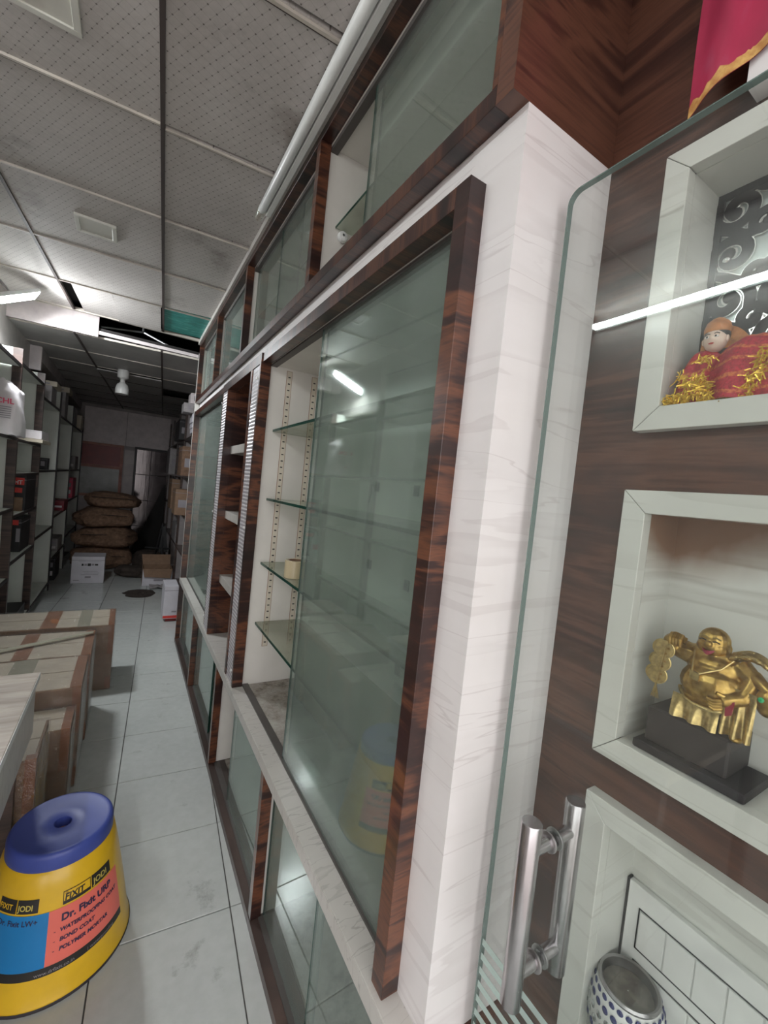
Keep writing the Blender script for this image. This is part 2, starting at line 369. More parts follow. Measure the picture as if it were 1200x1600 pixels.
for j in range(9):
    for i in range(3):
        y = GY[j]+(.012 if i == 2 else 0); x0 = max(GX[i]+.008, -1.2); x1 = GX[i+1]-.008
        (a, b), (c, d) = g2w(x0, y), g2w(x1, y)
        if c > .45: t = (.45-a)/(c-a); c, d = .45, b+(d-b)*t
        MB().prism([(a, b-.006, ZC-.004), (c, d-.006, ZC-.004), (c, d+.003, ZC-.004), (a, b+.003, ZC-.004)], (0, 0, 0), (0, 0, .016)).build('grid_bar', 'grid_light', ce)
        MB().prism([(a, b+.004, ZC-.001), (c, d+.004, ZC-.001), (c, d+.009, ZC-.001), (a, b+.009, ZC-.001)], (0, 0, 0), (0, 0, .016)).build('grid_shadow_gap', 'grid_dark', ce)

rc = struct('ceiling.001', bx(XL, XR, 4.16, YB+.05, ZR+.05, ZR+.07), 'void')
GR = [4.17+.6*i for i in range(9)]
for j in range(8):
    for i in range(3):
        if (j, i) in ((3, 2),): continue
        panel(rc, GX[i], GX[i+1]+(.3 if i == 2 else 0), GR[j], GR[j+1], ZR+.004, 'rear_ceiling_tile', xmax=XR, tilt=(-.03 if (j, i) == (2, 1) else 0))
    for i in range(3):
        (a, b), (c, d) = g2w(GX[i]+.01, GR[j]), g2w(GX[i+1]+(.3 if i == 2 else -.01), GR[j])
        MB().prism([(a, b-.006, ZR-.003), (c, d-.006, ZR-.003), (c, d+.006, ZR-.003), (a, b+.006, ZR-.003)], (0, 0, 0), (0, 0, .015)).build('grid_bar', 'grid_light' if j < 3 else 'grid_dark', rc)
for x in GX[1:3]:
    (a, b), (c, d) = g2w(x, 4.17), g2w(x, 8.7); w = .008
    MB().prism([(a-w, b, ZR-.004), (a+w, b, ZR-.004), (c+w, d, ZR-.004), (c-w, d, ZR-.004)], (0, 0, 0), (0, 0, .02)).build('grid_bar', 'grid_dark', rc)
struct('ceiling.002', bx(XL-.1, XR+.1, -.55, YB+.1, 3.1, 3.2), 'void')
struct('trim_1', bx(XL, -.285, 4.145, 4.165, ZR-.005, ZC+.0), 'hanging_panel')
struct('trim_2', bx(-.285, .45, 4.15, 4.17, ZR+.02, ZR+.045), 'fascia_panel')
struct('trim_3', bx(XL, .45, 4.105, 4.125, ZC-.004, ZC+.02), 'grid_light')
for p, q, lb in (((-.28, 4.3, 2.62), (.02, 4.45, 2.70), 'thin steel rod rising from the white fascia into the ceiling gap'), ((.03, 4.45, 2.70), (.38, 4.35, 2.56), 'thin steel rod slanting down towards the overhead cabinets in the ceiling gap'), ((.02, 4.45, 2.71), (.03, 4.45, 3.1), 'upright steel hanger rod inside the dark ceiling gap')):
    tag(MB().tube([p, q], .009).build('hanger_rod', 'grey_metal'), lb, 'rod', 'hanger rods in the ceiling gap')

struct('wall_left', bx(XL-.1, XL, -.45, YB, 0, 3.1), 'plaster')
struct('wall_right', bx(XR, XR+.1, -.45, YB, 0, 3.1), 'plaster')
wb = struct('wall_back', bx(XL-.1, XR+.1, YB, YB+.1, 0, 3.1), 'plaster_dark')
# left bulkheads above the shelving
struct('trim_4', bx(-.90, -.84, 3.3, 5.02, 2.235, 2.66), 'plaster')
struct('trim_5', bx(-.90, -.755, 5.02, 5.06, 2.29, 2.56), 'fascia_panel')
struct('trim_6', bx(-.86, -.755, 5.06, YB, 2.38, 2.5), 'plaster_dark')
# lintel over the shop front, pavement outside
struct('trim_7', bx(XL, XR, -.55, -.42, 2.5, 3.1), 'plaster')
struct('ground', bx(-6, 6, -9, -.6, -.1, -.02), 'plaster')

# back wall: speckled top panels, maroon hatch window, sheet door
for x0, x1 in ((-.70, -.095), (-.085, .585)):
    bx(x0, x1, YB-.03, YB-.002, 1.865, 2.45).build('wall_panel', 'fascia_panel', wb)
bx(-.70, -.1, YB-.02, YB-.001, 0, 1.86).build('wall_tile', 'tile_wall', wb)
for z in (0, .45, .9, 1.35): bx(-.095, .055, YB-.024, YB-.001, z+.003, z+.447).build('wall_tile', 'tile_wall', wb)
w1 = sempty('window_1', (-.38, YB, 1.2))
bx(-.70, -.11, YB-.07, YB-.03, 1.82, 1.86).build('window_frame', 'frame_pink', w1)
bx(-.70, -.11, YB-.07, YB-.03, 1.44, 1.49).build('window_frame', 'frame_pink', w1)
bx(-.70, -.11, YB-.07, YB-.03, .95, .99).build('window_frame', 'frame_pink', w1)
bx(-.155, -.11, YB-.075, YB-.03, .95, 1.86).build('window_frame', 'frame_pink', w1)
bx(-.70, -.155, YB-.055, YB-.045, 1.49, 1.82).build('panel', 'maroon_paint', w1)
bx(-.70, -.155, YB-.055, YB-.045, .99, 1.44).build('pane', 'dusty_pane', w1)
d1 = sempty('door_1', (.32, YB, 0))
bx(.055, .085, YB-.07, YB-.002, 0, 1.87).build('door_frame', 'dark_edge', d1); bx(.085, .60, YB-.07, YB-.002, 1.835, 1.87).build('door_frame', 'dark_edge', d1)
for i, (x0, x1) in enumerate(((.09, .31), (.318, .59))):
    for z0, z1 in ((.02, .47), (.478, .93), (.938, 1.39), (1.398, 1.83)):
        bx(x0, x1, YB-.05, YB-.03, z0, z1).build('door_panel', 'door_sheet', d1, bevel=.002)

# ---------------------------------------------------------------- shrine wall with niches and white corner column
NX, FX, NB = .712, .690, .800
YI, YO = .352, .388; YI2, YO2 = -.06, -.096
nw = sempty('wall_shrine', (NX, .2, 0))
ZN = [(1.667, 2.027), (1.136, 1.500), (.640, .995)]
bx(NX, XR, YI+.004, .497, 0, 2.66).build('wood_panel', 'walnut_panel', nw)
bx(NX, XR, -.45, YI2-.004, 0, 2.66).build('wood_panel', 'walnut_panel', nw)
for z0, z1 in ((2.031, 2.66), (1.504, 1.663), (.999, 1.132), (0, .636)):
    bx(NX, XR, YI2-.004, YI+.004, z0, z1).build('wood_panel', 'walnut_panel', nw)
def niche(z0, z1, matl, fr='niche_laminate'):
    w = .036; g = .0006
    A = (FX, YI, z0); x1 = NX
    def fr4(pts): MB().prism([(FX, y, z) for y, z in pts], (0, 0, 0), (NX-FX, 0, 0)).build('niche_frame', fr, nw, bevel=.0008)
    fr4([(YO, z0-w+g), (YI, z0+g), (YI, z1-g), (YO, z1+w-g)]); fr4([(YI2, z0+g), (YO2, z0-w+g), (YO2, z1+w-g), (YI2, z1-g)])
    fr4([(YO-g, z1+w), (YI-g, z1), (YI2+g, z1), (YO2+g, z1+w)]); fr4([(YO-g, z0-w), (YO2+g, z0-w), (YI2+g, z0), (YI-g, z0)])
    bx(NX+.0003, NB, YI, YI+.0035, z0, z1).build('niche_side', matl, nw); bx(NX+.0003, NB, YI2-.0035, YI2, z0, z1).build('niche_side', matl, nw)
    bx(NX+.0003, NB, YI2, YI, z1, z1+.0035).build('niche_top', matl, nw); bx(NX+.0003, NB, YI2, YI, z0-.0035, z0).build('niche_bottom', fr, nw)
    bx(NB, NB+.01, YI2-.003, YI+.003, z0, z1).build('niche_back', matl, nw)
niche(*ZN[0], 'niche_laminate'); niche(*ZN[1], 'soot_laminate'); niche(*ZN[2], 'niche_laminate')
bx(.675, NX, -.45, .285, 2.085, 2.30).build('laminate_box', 'white_laminate', nw)
# grooved door panel at the back of the lowest niche
gd = bx(NB-.012, NB-.001, -.05, YI-.004, .642, .868).build('grooved_panel', 'enamel_white', nw, bevel=.001)
for z0, z1 in ((.765, .832), (.668, .742)):
    y = YI-.026; n = 0
    while y > -.03:
        bx(NB-.0145, NB-.012, y-.040, y-.0012, z0+.0015, z1-.0015).build('slat', 'enamel_white', gd, bevel=.0006); y -= .0412
    for a in (z0-.0015, z1): bx(NB-.0135, NB-.012, -.03, YI-.024, a, a+.0015).build('groove_line', 'black', gd)
    bx(NB-.0135, NB-.012, YI-.0255, YI-.024, z0, z1).build('groove_line', 'black', gd)
bx(NB-.0125, NB-.001, YI-.004, YI-.0005, .645, .87).build('gap_strip', 'dark_edge', nw)

co = sempty('wall_corner', (.6, .52, 0))
bx(.488, NX, .497, .62, .5435, 2.115).build('column_panel', 'white_laminate', co)
bx(.49, NX, .497, .4995, .001, .5432).build('wood_panel', 'walnut_panel', co)
bx(.453, NX, .497, .534, 2.1152, 2.66).build('wood_panel', 'walnut_panel', co)

# ---------------------------------------------------------------- the long cabinet wall
struct('trim_8', bx(.489, .53, .62, 4.10, 2.036, 2.114), 'white_laminate')
XB = .80
def pane(par, x, y0, y1, z0, z1, mat='cabinet_glass', t=.005, edge=True):
    o = bx(x, x+t, y0, y1, z0, z1).build('glass_door', mat, par)
    if edge:
        bx(x-.0003, x+t+.0003, y1-.003, y1+.0005, z0, z1).build('glass_edge', 'glass_edge', o); bx(x-.0003, x+t+.0003, y0-.0005, y0+.003, z0, z1).build('glass_edge', 'glass_edge', o)
    return o
UB = [.534, 1.395, 2.38, 3.235, 4.12]
ul = ['overhead glass cabinet bay at the white corner column, partly open', 'overhead cabinet bay with two overlapping grey panes, second from the white column',
      'overhead cabinet bay with greenish panes, third from the white column', 'overhead cabinet bay at the dark far end of the row']
for b in range(4):
    y0, y1 = UB[b], UB[b+1]; t = thing('overhead_cabinet', ul[b], 'cabinet', (.6, (y0+y1)/2, 2.115), 'overhead cabinet bays')
    ys = y0 if b else .5345
    bx(.453, .4885, ys, y1, 2.1155, 2.148).build('bottom_rail', 'walnut_rail', t, bevel=.0008)
    bx(.453, .4885, y0, y1, 2.600, 2.66).build('top_rail', 'walnut_rail', t, bevel=.0008)
    bx(.440, .4525, y0, y1, 2.625, 2.66).build('cornice_strip', 'counter_laminate', t)
    bx(.453, .489, y1-.032, y1, 2.148, 2.600).build('post', 'walnut', t, bevel=.0008)
    bx(.489, XB, y0, y1, 2.115, 2.148).build('floor_board', 'cabinet_white', t); bx(.489, XB, y0, y1, 2.600, 2.61).build('top_board', 'cabinet_white', t)
    bx(XB, XB+.008, y0, y1, 2.115, 2.61).build('back_panel', 'cabinet_white', t)
    bx(.489, XB, y1-.022, y1-.004, 2.148, 2.600).build('side_panel', 'cabinet_white', t)
    if b == 0:
        bx(.453, .489, .534, .547, 2.148, 2.600).build('post', 'walnut', t, bevel=.0008)
        bx(.489, XB, .53, .547, 2.148, 2.600).build('side_panel', 'cabinet_white', t)
    bx(.492, .516, y0, y1-.022, 2.585, 2.5995).build('track', 'track', t); bx(.492, .516, y0, y1-.022, 2.148, 2.152).build('track', 'track', t)
    pn = [[(.5, .55, 1.085), (.508, .56, 1.06)], [(.5, 1.40, 1.90), (.508, 1.66, 2.34)], [(.5, 2.55, 3.19), (.508, 2.60, 3.185)], [(.5, 3.26, 3.75), (.508, 3.6, 4.08)]][b]
    for x, a, c in pn: pane(t, x, a, c, 2.153, 2.585, 'upper_glass' if b < 2 else 'cabinet_glass')
    sh = bx(.53, .78, y0+.02, y1-.03, 2.352, 2.358).build('shelf', 'shelf_glass', t); bx(.529, .531, y0+.02, y1-.03, 2.352, 2.358).build('shelf_edge', 'glass_edge', sh)
kn = thing('glass_knob', 'small round clear knob on the white inner side of the nearest overhead bay', 'knob', (.556, 1.373, 2.335))
MB().lathe([(.008, 0), (.016, -.003), (.018, -.012), (.015, -.020), (.007, -.022)], (.556, 1.373, 2.332), 20, 'y').build('knob_body', 'tube_white', kn, smooth=True)
MB().lathe([(.004, -.0005), (.004, -.022)], (.556, 1.373, 2.335), 12, 'y').build('screw', 'grey_metal', kn)

# countertop running the length of the wall
ct = thing('countertop', 'long narrow grey marbled ledge running along the cabinet wall', 'countertop', (.6, 2.3, .533))
bx(.442, XB, .50, 4.06, .534, .5715).build('slab', 'counter_laminate', ct, bevel=.001)
bx(.4400, .4424, .50, 4.06, .533, .5708).build('edge_band', 'counter_laminate', ct)

# tall display case with sliding panes
def standard(par, x, y, z0, z1):
    o = bx(x-.011, x+.011, y-.002, y, z0, z1).build('slotted_strip', 'strip_cream', par); bx(x-.0128, x+.0128, y-.0006, y, z0-.002, z1+.002).build('strip_outline', 'brown_tape', o)  # slotted strip with a thin brown outline behind it
    z = z0+.015
    while z < z1-.01:
        bx(x-.005, x+.005, y-.0026, y-.0019, z, z+.005).build('slot', 'black', o); z += .0285
def display(y0, y1, label, panes, full):
    t = thing('display_case', label, 'display case', (.6, (y0+y1)/2, .572), 'glass-fronted display cases')
    bx(.453, .489, y0, y0+.037, .5722, 2.035).build('stile', 'walnut', t, bevel=.0008)
    bx(.446, .490, y1-.020, y1, .5722, 2.035).build('stile', 'walnut', t, bevel=.0008)
    bx(.453, .489, y0+.037, y1-.020, 1.996, 2.035).build('top_rail', 'walnut_rail', t, bevel=.0008)
    bx(.49, XB, y0+.037, y1, 1.998, 2.03).build('top_board', 'cabinet_white', t)
    bx(XB-.02, XB-.01, y0+.037, y1, .5725, 1.998).build('back_panel', 'cabinet_white', t)
    sp = bx(.490, XB-.02, y1-.008, y1, .5725, 1.998).build('side_panel', 'cabinet_white', t)
    bx(.490, XB-.02, y0+.037, y0+.045, .5725, 1.998).build('side_panel', 'cabinet_white', t)
    for zz in (.5722, 1.990): bx(.492, .518, y0+.045, y1-.008, zz, zz+.006).build('track', 'track', t)
    for x in (.577, .695): standard(t, x, y1-.008, .745, 1.985)
    for z in (1.72, 1.418, 1.132, .86):
        s_ = bx(.525, .74, y0+.05, y1-.012, z-.010, z).build('shelf', 'shelf_glass', t); bx(.5235, .5256, y0+.05, y1-.012, z-.010, z).build('shelf_edge', 'glass_edge', s_)
    for x, a, b in panes: pane(t, x, a, b, .579, 1.99)
    bx(.519, XB-.021, y0+.046, y1-.009, .572, .5732).build('dust_layer', 'dirty_board', t)
    return t
dc = display(.576, 1.876, 'tall glass-fronted display case beside the white corner column', [(.497, .614, 1.30), (.507, .616, 1.285)], True)
dc['group'] = 'glass-fronted display cases'
for y, z in ((1.34, 1.512), (1.09, 1.508), (1.34, 1.225), (1.09, 1.205), (1.09, .930)):
    o = bx(.774, .780, y-.013, y+.013, z-.017, z+.017).build('wall_plate', 'socket_grey', dc, bevel=.001); bx(.7725, .774, y-.006, y+.006, z-.009, z+.009).build('plate_switch', 'black', o)
MB().tube([(.779, 1.345, 1.50), (.776, 1.36, 1.515), (.776, 1.385, 1.52), (.776, 1.375, 1.49), (.777, 1.39, 1.45)], .0015, 5).build('wire', 'black', dc)
MB().lathe([(.034, 1.9975), (.034, 1.994), (.026, 1.993)], (.63, 1.57, 0), 24).build('downlight', 'light_panel', dc)
display(2.71, 4.06, 'far display case with dark greenish panes beyond the open shelf bay', [(.497, 2.98, 4.03), (.507, 3.0, 4.03)], True)

# open shelf bay between the cases, with two patterned strips
ob_ = thing('open_shelf_bay', 'narrow open walnut bay with three thick white shelves between the display cases', 'shelf', (.6, 2.3, .572))
bx(.446, .49, 2.000, 2.030, .5722, 1.99).build('post', 'walnut', ob_, bevel=.0008); bx(.446, .49, 2.56, 2.575, .5722, 1.99).build('post', 'walnut', ob_, bevel=.0008)
bx(.446, .49, 1.8762, 2.7098, 1.990, 2.035).build('top_rail', 'walnut_rail', ob_, bevel=.0008)
bx(.49, XB-.02, 2.022, 2.030, .5725, 1.99).build('side_panel', 'walnut', ob_); bx(.49, XB-.02, 2.56, 2.575, .5725, 1.99).build('side_panel', 'walnut', ob_)
bx(XB-.02, XB-.01, 2.03, 2.56, .5725, 1.99).build('back_panel', 'walnut', ob_); bx(.49, XB-.02, 2.03, 2.56, 1.985, 1.995).build('top_board', 'walnut', ob_)
for z in (1.672, 1.300, .925): bx(.488, XB-.02, 2.031, 2.559, z-.045, z).build('shelf', 'counter_laminate', ob_, bevel=.001)
for y0, y1 in ((1.8765, 1.9998), (2.5752, 2.7098)):
    ls = bx(.4500, .456, y0, y1, .5725, 1.989).build('patterned_strip', 'lattice_grey', ob_)
    mb = MB(); st = .0165; nz = int(1.41/st); ny = int((y1-y0)/st)      # raised diamond beads
    for a in range(nz):
        for b in range(ny+1):
            cy = y0+.006+b*st+(st/2 if a % 2 else 0); cz = .582+a*st
            if cy > y1-.004: continue
            r = st*.42; mb.add([(.4499, cy-r, cz), (.4499, cy, cz-r), (.4499, cy+r, cz), (.4499, cy, cz+r), (.4478, cy, cz)], [(0,1,4),(1,2,4),(2,3,4),(3,0,4)])
    mb.build('diamond_beads', 'lattice_white', ls, kind='stuff')
    for z in (.64, 1.28, 1.93): MB().lathe([(.006, 0), (.005, -.006)], (.446, y0+.01 if y0 < 2 else y1-.008, z), 12, 'x').build('screw_cap', 'enamel_white', ob_)

# base cabinets under the ledge
LBY = [.50, 1.33, 2.20, 3.10, 4.05]
ll = ['base cabinet nearest the camera with two shiny sliding panes', 'base cabinet slid half open showing its white inside, second from the white column',
      'base cabinet with a dark gap beside its pane, third from the white column', 'base cabinet at the far end of the ledge']
lp = [[(.474, .51, .905), (.482, .88, 1.30)], [(.474, 1.34, 1.88), (.482, 1.38, 1.85)], [(.474, 2.44, 3.06), (.482, 2.45, 3.05)], [(.474, 3.13, 3.62), (.482, 3.5, 4.01)]]
for b in range(4):
    y0, y1 = LBY[b], LBY[b+1]; t = thing('base_cabinet', ll[b], 'cabinet', (.6, (y0+y1)/2, 0), 'base cabinets under the ledge')
    bx(.438, .52, y0, y1, .0006, .034).build('plinth', 'walnut_dull', t, bevel=.001)
    bx(.466, .492, y0+.001, y1-.031, .034, .038).build('track', 'track', t); bx(.466, .492, y0, y1-.03, .526, .5325).build('track', 'track', t)
    bx(.440, .475, y1-.03, y1, .034, .5328).build('post', 'walnut', t, bevel=.0008)
    bx(.52, XB, y0, y1, .0006, .030).build('floor_board', 'dirty_board', t); bx(XB, XB+.01, y0, y1, .0006, .533).build('back_panel', 'cabinet_white', t)
    bx(.476, XB, y1-.02, y1-.002, .034, .533).build('side_panel', 'cabinet_white', t)
    for x, a, c in lp[b]: pane(t, x, a, c, .039, .526)
    sh = bx(.53, XB-.01, y0+.02, y1-.03, .385, .391).build('shelf', 'shelf_glass', t); bx(.529, .531, y0+.02, y1-.03, .385, .391).build('shelf_edge', 'glass_edge', sh)

# ---------------------------------------------------------------- lamps
t = thing('tube_light', 'unlit white tube light batten along the ceiling edge above the overhead cabinets', 'light', (.41, 1.2, 2.62))
bx(.418, .4395, .70, 1.90, 2.610, 2.648).build('batten', 'tube_white', t, bevel=.003)
MB().lathe([(.012, .72), (.0165, .725), (.0165, 1.885), (.012, 1.893)], (.400, 0, 2.622), 20, 'y').build('tube', 'tube_white', t, smooth=True)
MB().lathe([(.014, 1.885), (.0190, 1.890), (.0190, 1.94), (.014, 1.955)], (.400, 0, 2.622), 16, 'y').build('end_cap', 'clear_plastic', t, smooth=True)
t = thing('tube_light.001', 'long lit white tube light seen mirrored in the glass door', 'light', (-1.09, 1.0, 2.58))
bx(-1.118, -1.098, .30, 1.60, 2.565, 2.60).build('batten', 'tube_white', t, bevel=.003)
MB().lathe([(.013, .34), (.013, 1.56)], (-1.080, 0, 2.582), 16, 'y').build('tube', 'tube_lit', t, smooth=True)
for y in (.32, 1.56): bx(-1.098, -1.066, y, y+.02, 2.566, 2.598).build('end_cap', 'tube_white', t, bevel=.002)
t = thing('led_lamp', 'bright white lit lamp on the left by the ceiling drop', 'light', (-.70, 3.71, 2.51))
A, B = Vector((-.615, 3.79, 2.585)), Vector((-.80, 3.60, 2.425))
ax = (B-A).normalized(); up = -Vector((.22, -.36, -.90)); up = (up-ax*up.dot(ax)).normalized(); sd = ax.cross(up).normalized()
def slab(l0, w, h0, h1): return MB().prism([A-ax*l0-sd*w+up*h0, B+ax*l0-sd*w+up*h0, B+ax*l0+sd*w+up*h0, A-ax*l0+sd*w+up*h0], (0, 0, 0), tuple(up*(h1-h0)))
slab(0, .040, 0, .0025).build('led_panel', 'led_lit', t); slab(.012, .047, .0027, .030).build('lamp_housing', 'tube_white', t, bevel=.003)
MB().tube([A.lerp(B, .5)+up*.030, A.lerp(B, .5)+up*.13], .008, 8).build('lamp_arm', 'grey_metal', t)
def clight(x0, x1, y0, y1, label):
    t = thing('ceiling_light', label, 'light', ((x0+x1)/2, (y0+y1)/2, ZC), 'square flush ceiling lights'); w = .018
    for a in ((x0, x1, y0, y0+w), (x0, x1, y1-w, y1), (x0, x0+w, y0+w, y1-w), (x1-w, x1, y0+w, y1-w)): bx(*a, ZC-.009, ZC+.003).build('frame', 'light_panel', t, bevel=.001)
    bx(x0+w, x1-w, y0+w, y1-w, ZC-.004, ZC+.003).build('diffuser', 'light_panel', t)
clight(-.305, -.135, 2.555, 2.72, 'unlit square cream ceiling light set in the stained panel left of the cabinets')
clight(-.345, -.19, 1.39, 1.53, 'unlit square cream ceiling light nearest the camera')
t = thing('bulb_lamp', 'white pendant bulb hanging from the dark rear ceiling', 'lamp', (-.125, 5.3, 2.5))
MB().lathe([(.05, 2.4985), (.055, 2.475), (.05, 2.42), (.022, 2.40)], (-.125, 5.3, 0), 20).build('holder', 'enamel_white', t, smooth=True)
MB().lathe([(.02, 2.401), (.022, 2.37), (.05, 2.345), (.062, 2.30), (.06, 2.25), (.03, 2.245)], (-.125, 5.3, 0), 24).build('bulb', 'enamel_white', t, smooth=True)

# ---------------------------------------------------------------- glass door with pull handles
GXD = .585
gdoor = thing('glass_door', 'frameless clear glass entrance door swung open against the shrine wall', 'door', (GXD, 0, 0))
mb = MB(); pts = []
for k in range(7):
    a = PI/2*k/6; pts.append((GXD, .476-.02+.02*math.sin(PI/2-a), 2.006-.02+.02*math.sin(a)))
poly = [(GXD, -.40, .03), (GXD, .476, .03)]+pts+[(GXD, -.40, 2.006)]
MB().prism(poly, (-.005, 0, 0), (.005, 0, 0)).build('glass_leaf', 'door_glass', gdoor)
ep = [(GXD, .476, .03)]+pts+[(GXD, -.40, 2.006)]
mb = MB()
for p, q in zip(ep[:-1], ep[1:]):
    p, q = Vector(p), Vector(q); dvec = (q-p).normalized(); nrm = dvec.cross(Vector((1, 0, 0))); w = .0014
    if (p-Vector((GXD, .0, 1))).dot(nrm) < 0: nrm = -nrm
    mb.prism([p-nrm*w, q-nrm*w, q+nrm*.0003, p+nrm*.0003], (-.0052, 0, 0), (.0052, 0, 0))
mb.build('polished_edge', 'polished_edge', gdoor)
for k in range(9):
    z = .520+k*.0255
    for x in (-.0056,): bx(GXD+x, GXD+x+.0004, -.38, .472, z, z+.012).build('frosted_stripe', 'frosted', gdoor)
for sx, nm in ((-1, 'a'), (1, 'b')):
    bxx = GXD+sx*.052; hy = .372
    h = MB().lathe([(.0138, .756), (.0148, .7575), (.0148, 1.0345), (.0138, 1.036)], (bxx, hy, 0), 28).build('pull_handle', 'brushed_steel', gdoor, smooth=False)
    for p in h.data.polygons: p.use_smooth = abs(p.normal.z) < .5
    for z in (.800, .990):
        MB().tube([(bxx, hy, z), (GXD+sx*.005, hy, z)], .0100, 16).build('standoff', 'brushed_steel', h, smooth=True)
        MB().lathe([(.0140, 0), (.0152, .001), (.0152, .003), (.0140, .004)], (GXD+.0055 if sx > 0 else GXD-.0095, hy, z), 20, 'x').build('rosette', 'steel_dark', h, smooth=True)

# ---------------------------------------------------------------- shrine objects
# red pennant cloth with gold edge
fl_ = thing('pennant_cloth', 'crimson pointed cloth with gold edging hanging above the glass door', 'cloth', (.665, .3, 2.1))
def flag(u, v, edge=0):
    y = .352-u*.30; zlow = 2.083+.30*u*.55*(1-.25*math.sin(u*5)); z = 2.52+(zlow-2.52)*v
    return (.664+.006*math.sin(u*22+v*2)+.004*math.sin(v*6), y, z)
MB().grid(lambda u, v: flag(u, v), 40, 20).build('cloth', 'flag_cloth', fl_, smooth=True)
def fedge(u, v):
    a = flag(u, 1); w = .016+.012*noise.noise(Vector((u*26, 0, 0))); return (a[0]-.0012, a[1], a[2]+w*(1-v))
MB().grid(fedge, 60, 2).build('gold_edging', 'flag_gold', fl_, smooth=True)

# carved fretwork screen in the top niche
sc = thing('fretwork_screen', 'dark scrolled fretwork screen with silver edges at the back of the top niche', 'screen', (NB-.006, .15, 1.667))
bx(NB-.004, NB-.0006, YI2+.001, YI-.001, 1.668, 2.026).build('backing', 'mirror_grey', sc)
mbd, mbs = MB(), MB()
def ribbon(mb, pts, w, x0, x1):
    n = len(pts); L = []; Rr = []
    for i in range(n):
        a = Vector(pts[max(i-1, 0)]); b = Vector(pts[min(i+1, n-1)]); t = (b-a).normalized(); nn = Vector((-t.y, t.x)); ww = w*(1 if 0 < i < n-1 else .5)
        p = Vector(pts[i]); L.append(p+nn*ww); Rr.append(p-nn*ww)
    vs = [(x1, p.x, p.y) for p in L]+[(x1, p.x, p.y) for p in Rr]+[(x0, p.x, p.y) for p in L]+[(x0, p.x, p.y) for p in Rr]; fs = []
    for i in range(n-1):
        fs += [(i, i+1, n+i+1, n+i), (2*n+i, 3*n+i, 3*n+i+1, 2*n+i+1), (i, 2*n+i, 2*n+i+1, i+1), (n+i, n+i+1, 3*n+i+1, 3*n+i)]
    fs += [(0, n, 3*n, 2*n), (n-1, 3*n-1, 4*n-1, 2*n-1)]
    mb.add(vs, fs)
def scroll(cy, cz, r, a0, turns, flip, w=.0082):
    pts = []; N = 26
    for i in range(N+1):
        t = i/N; rr = r*(1-.78*t); a = a0+flip*turns*2*PI*t; pts.append((cy+rr*math.cos(a), cz+rr*math.sin(a)))
    ribbon(mbs, pts, w+.0011, NB-.0085, NB-.005); ribbon(mbd, pts, w-.0004, NB-.0100, NB-.0048)
    e = pts[-1]; mbd.ell((NB-.008, e[0], e[1]), (.003, w*1.25, w*1.25), 10, 6); mbs.ell((NB-.0065, e[0], e[1]), (.0025, w*1.6, w*1.6), 10, 6)
rnd = random.Random(3)
for iy in range(6):
    for iz in range(5):
        cy = YI-.030-iy*.072; cz = 1.705+iz*.072; fl2 = 1 if (iy+iz) % 2 else -1
        scroll(cy, cz, .033, PI/2*(iz % 4)+.6, 1.25, fl2); scroll(cy-.036, cz+.036, .022, PI+.4*iy, 1.0, -fl2, .0070)
        pts = [(cy+.034*math.cos(q)*.9, cz+.036+.010*math.sin(q*2)) for q in [PI*i/10 for i in range(11)]]
        ribbon(mbs, pts, .0082, NB-.0082, NB-.005); ribbon(mbd, pts, .0066, NB-.0098, NB-.0048)
mbs.build('silver_scrolls', 'fret_silver', sc, kind='stuff'); mbd.build('dark_scrolls', 'fret_dark', sc, kind='stuff')
for a in ((YI-.010, YI-.001, 1.668, 2.026), (YI2+.001, YI2+.01, 1.668, 2.026), (YI2+.01, YI-.010, 2.016, 2.026), (YI2+.01, YI-.010, 1.668, 1.678)): bx(NB-.0105, NB-.0045, *a).build('border', 'fret_dark', sc)
for y, z in ((.328, 1.915), (.18, 1.86), (.25, 1.99)): MB().ell((NB-.012, y, z), (.004, .006, .0045), 12, 8).build('gem', 'fret_silver', sc, smooth=True)

# draped doll in the top niche
dl = thing('draped_doll', 'small deity doll wrapped in red cloth with gold tinsel in the top niche', 'doll', (.74, .30, 1.667))
def cloth(cx, cy, rx, ry, h, seed, folds, amp, z0=1.668, lean=0):
    def fn(u, v):
        a = 2*PI*u; s = math.sin(v*PI/2); c = math.cos(v*PI/2); R = c**.72
        k = 1+amp*math.sin(folds*a+seed+1.6*v)*(1-v)+.10*noise.noise(Vector((math.cos(a)*2+seed, math.sin(a)*2, v*2)))
        return (cx+rx*R*k*math.cos(a), cy+ry*R*k*math.sin(a)+lean*v, z0+h*s+.006*amp*math.cos(folds*a+seed))
    return fn
MB().grid(cloth(.742, .318, .036, .034, .088, 1.0, 7, .10, lean=.0), 56, 18).build('cloth_wrap', 'red_cloth', dl, smooth=True)
MB().grid(cloth(.735, .262, .042, .050, .094, 2.2, 6, .13, lean=-.008), 64, 20).build('cloth_wrap', 'red_cloth', dl, smooth=True)
MB().grid(cloth(.748, .215, .035, .040, .070, 4.0, 6, .12), 48, 16).build('cloth_wrap', 'red_cloth', dl, smooth=True)
hc = Vector((.733, .305, 1.768))
h = MB().ell(hc, (.0145, .0150, .0190), 24, 16)
h.v = [tuple(Vector(p)+(Vector((-.003, 0, 0))*math.exp(-((p[1]-hc.y)**2+(p[2]-hc.z+.002)**2)/1.2e-5) if p[0] < hc.x else Vector())) for p in h.v]
hd = h.build('head', 'skin_paint', dl, smooth=True)
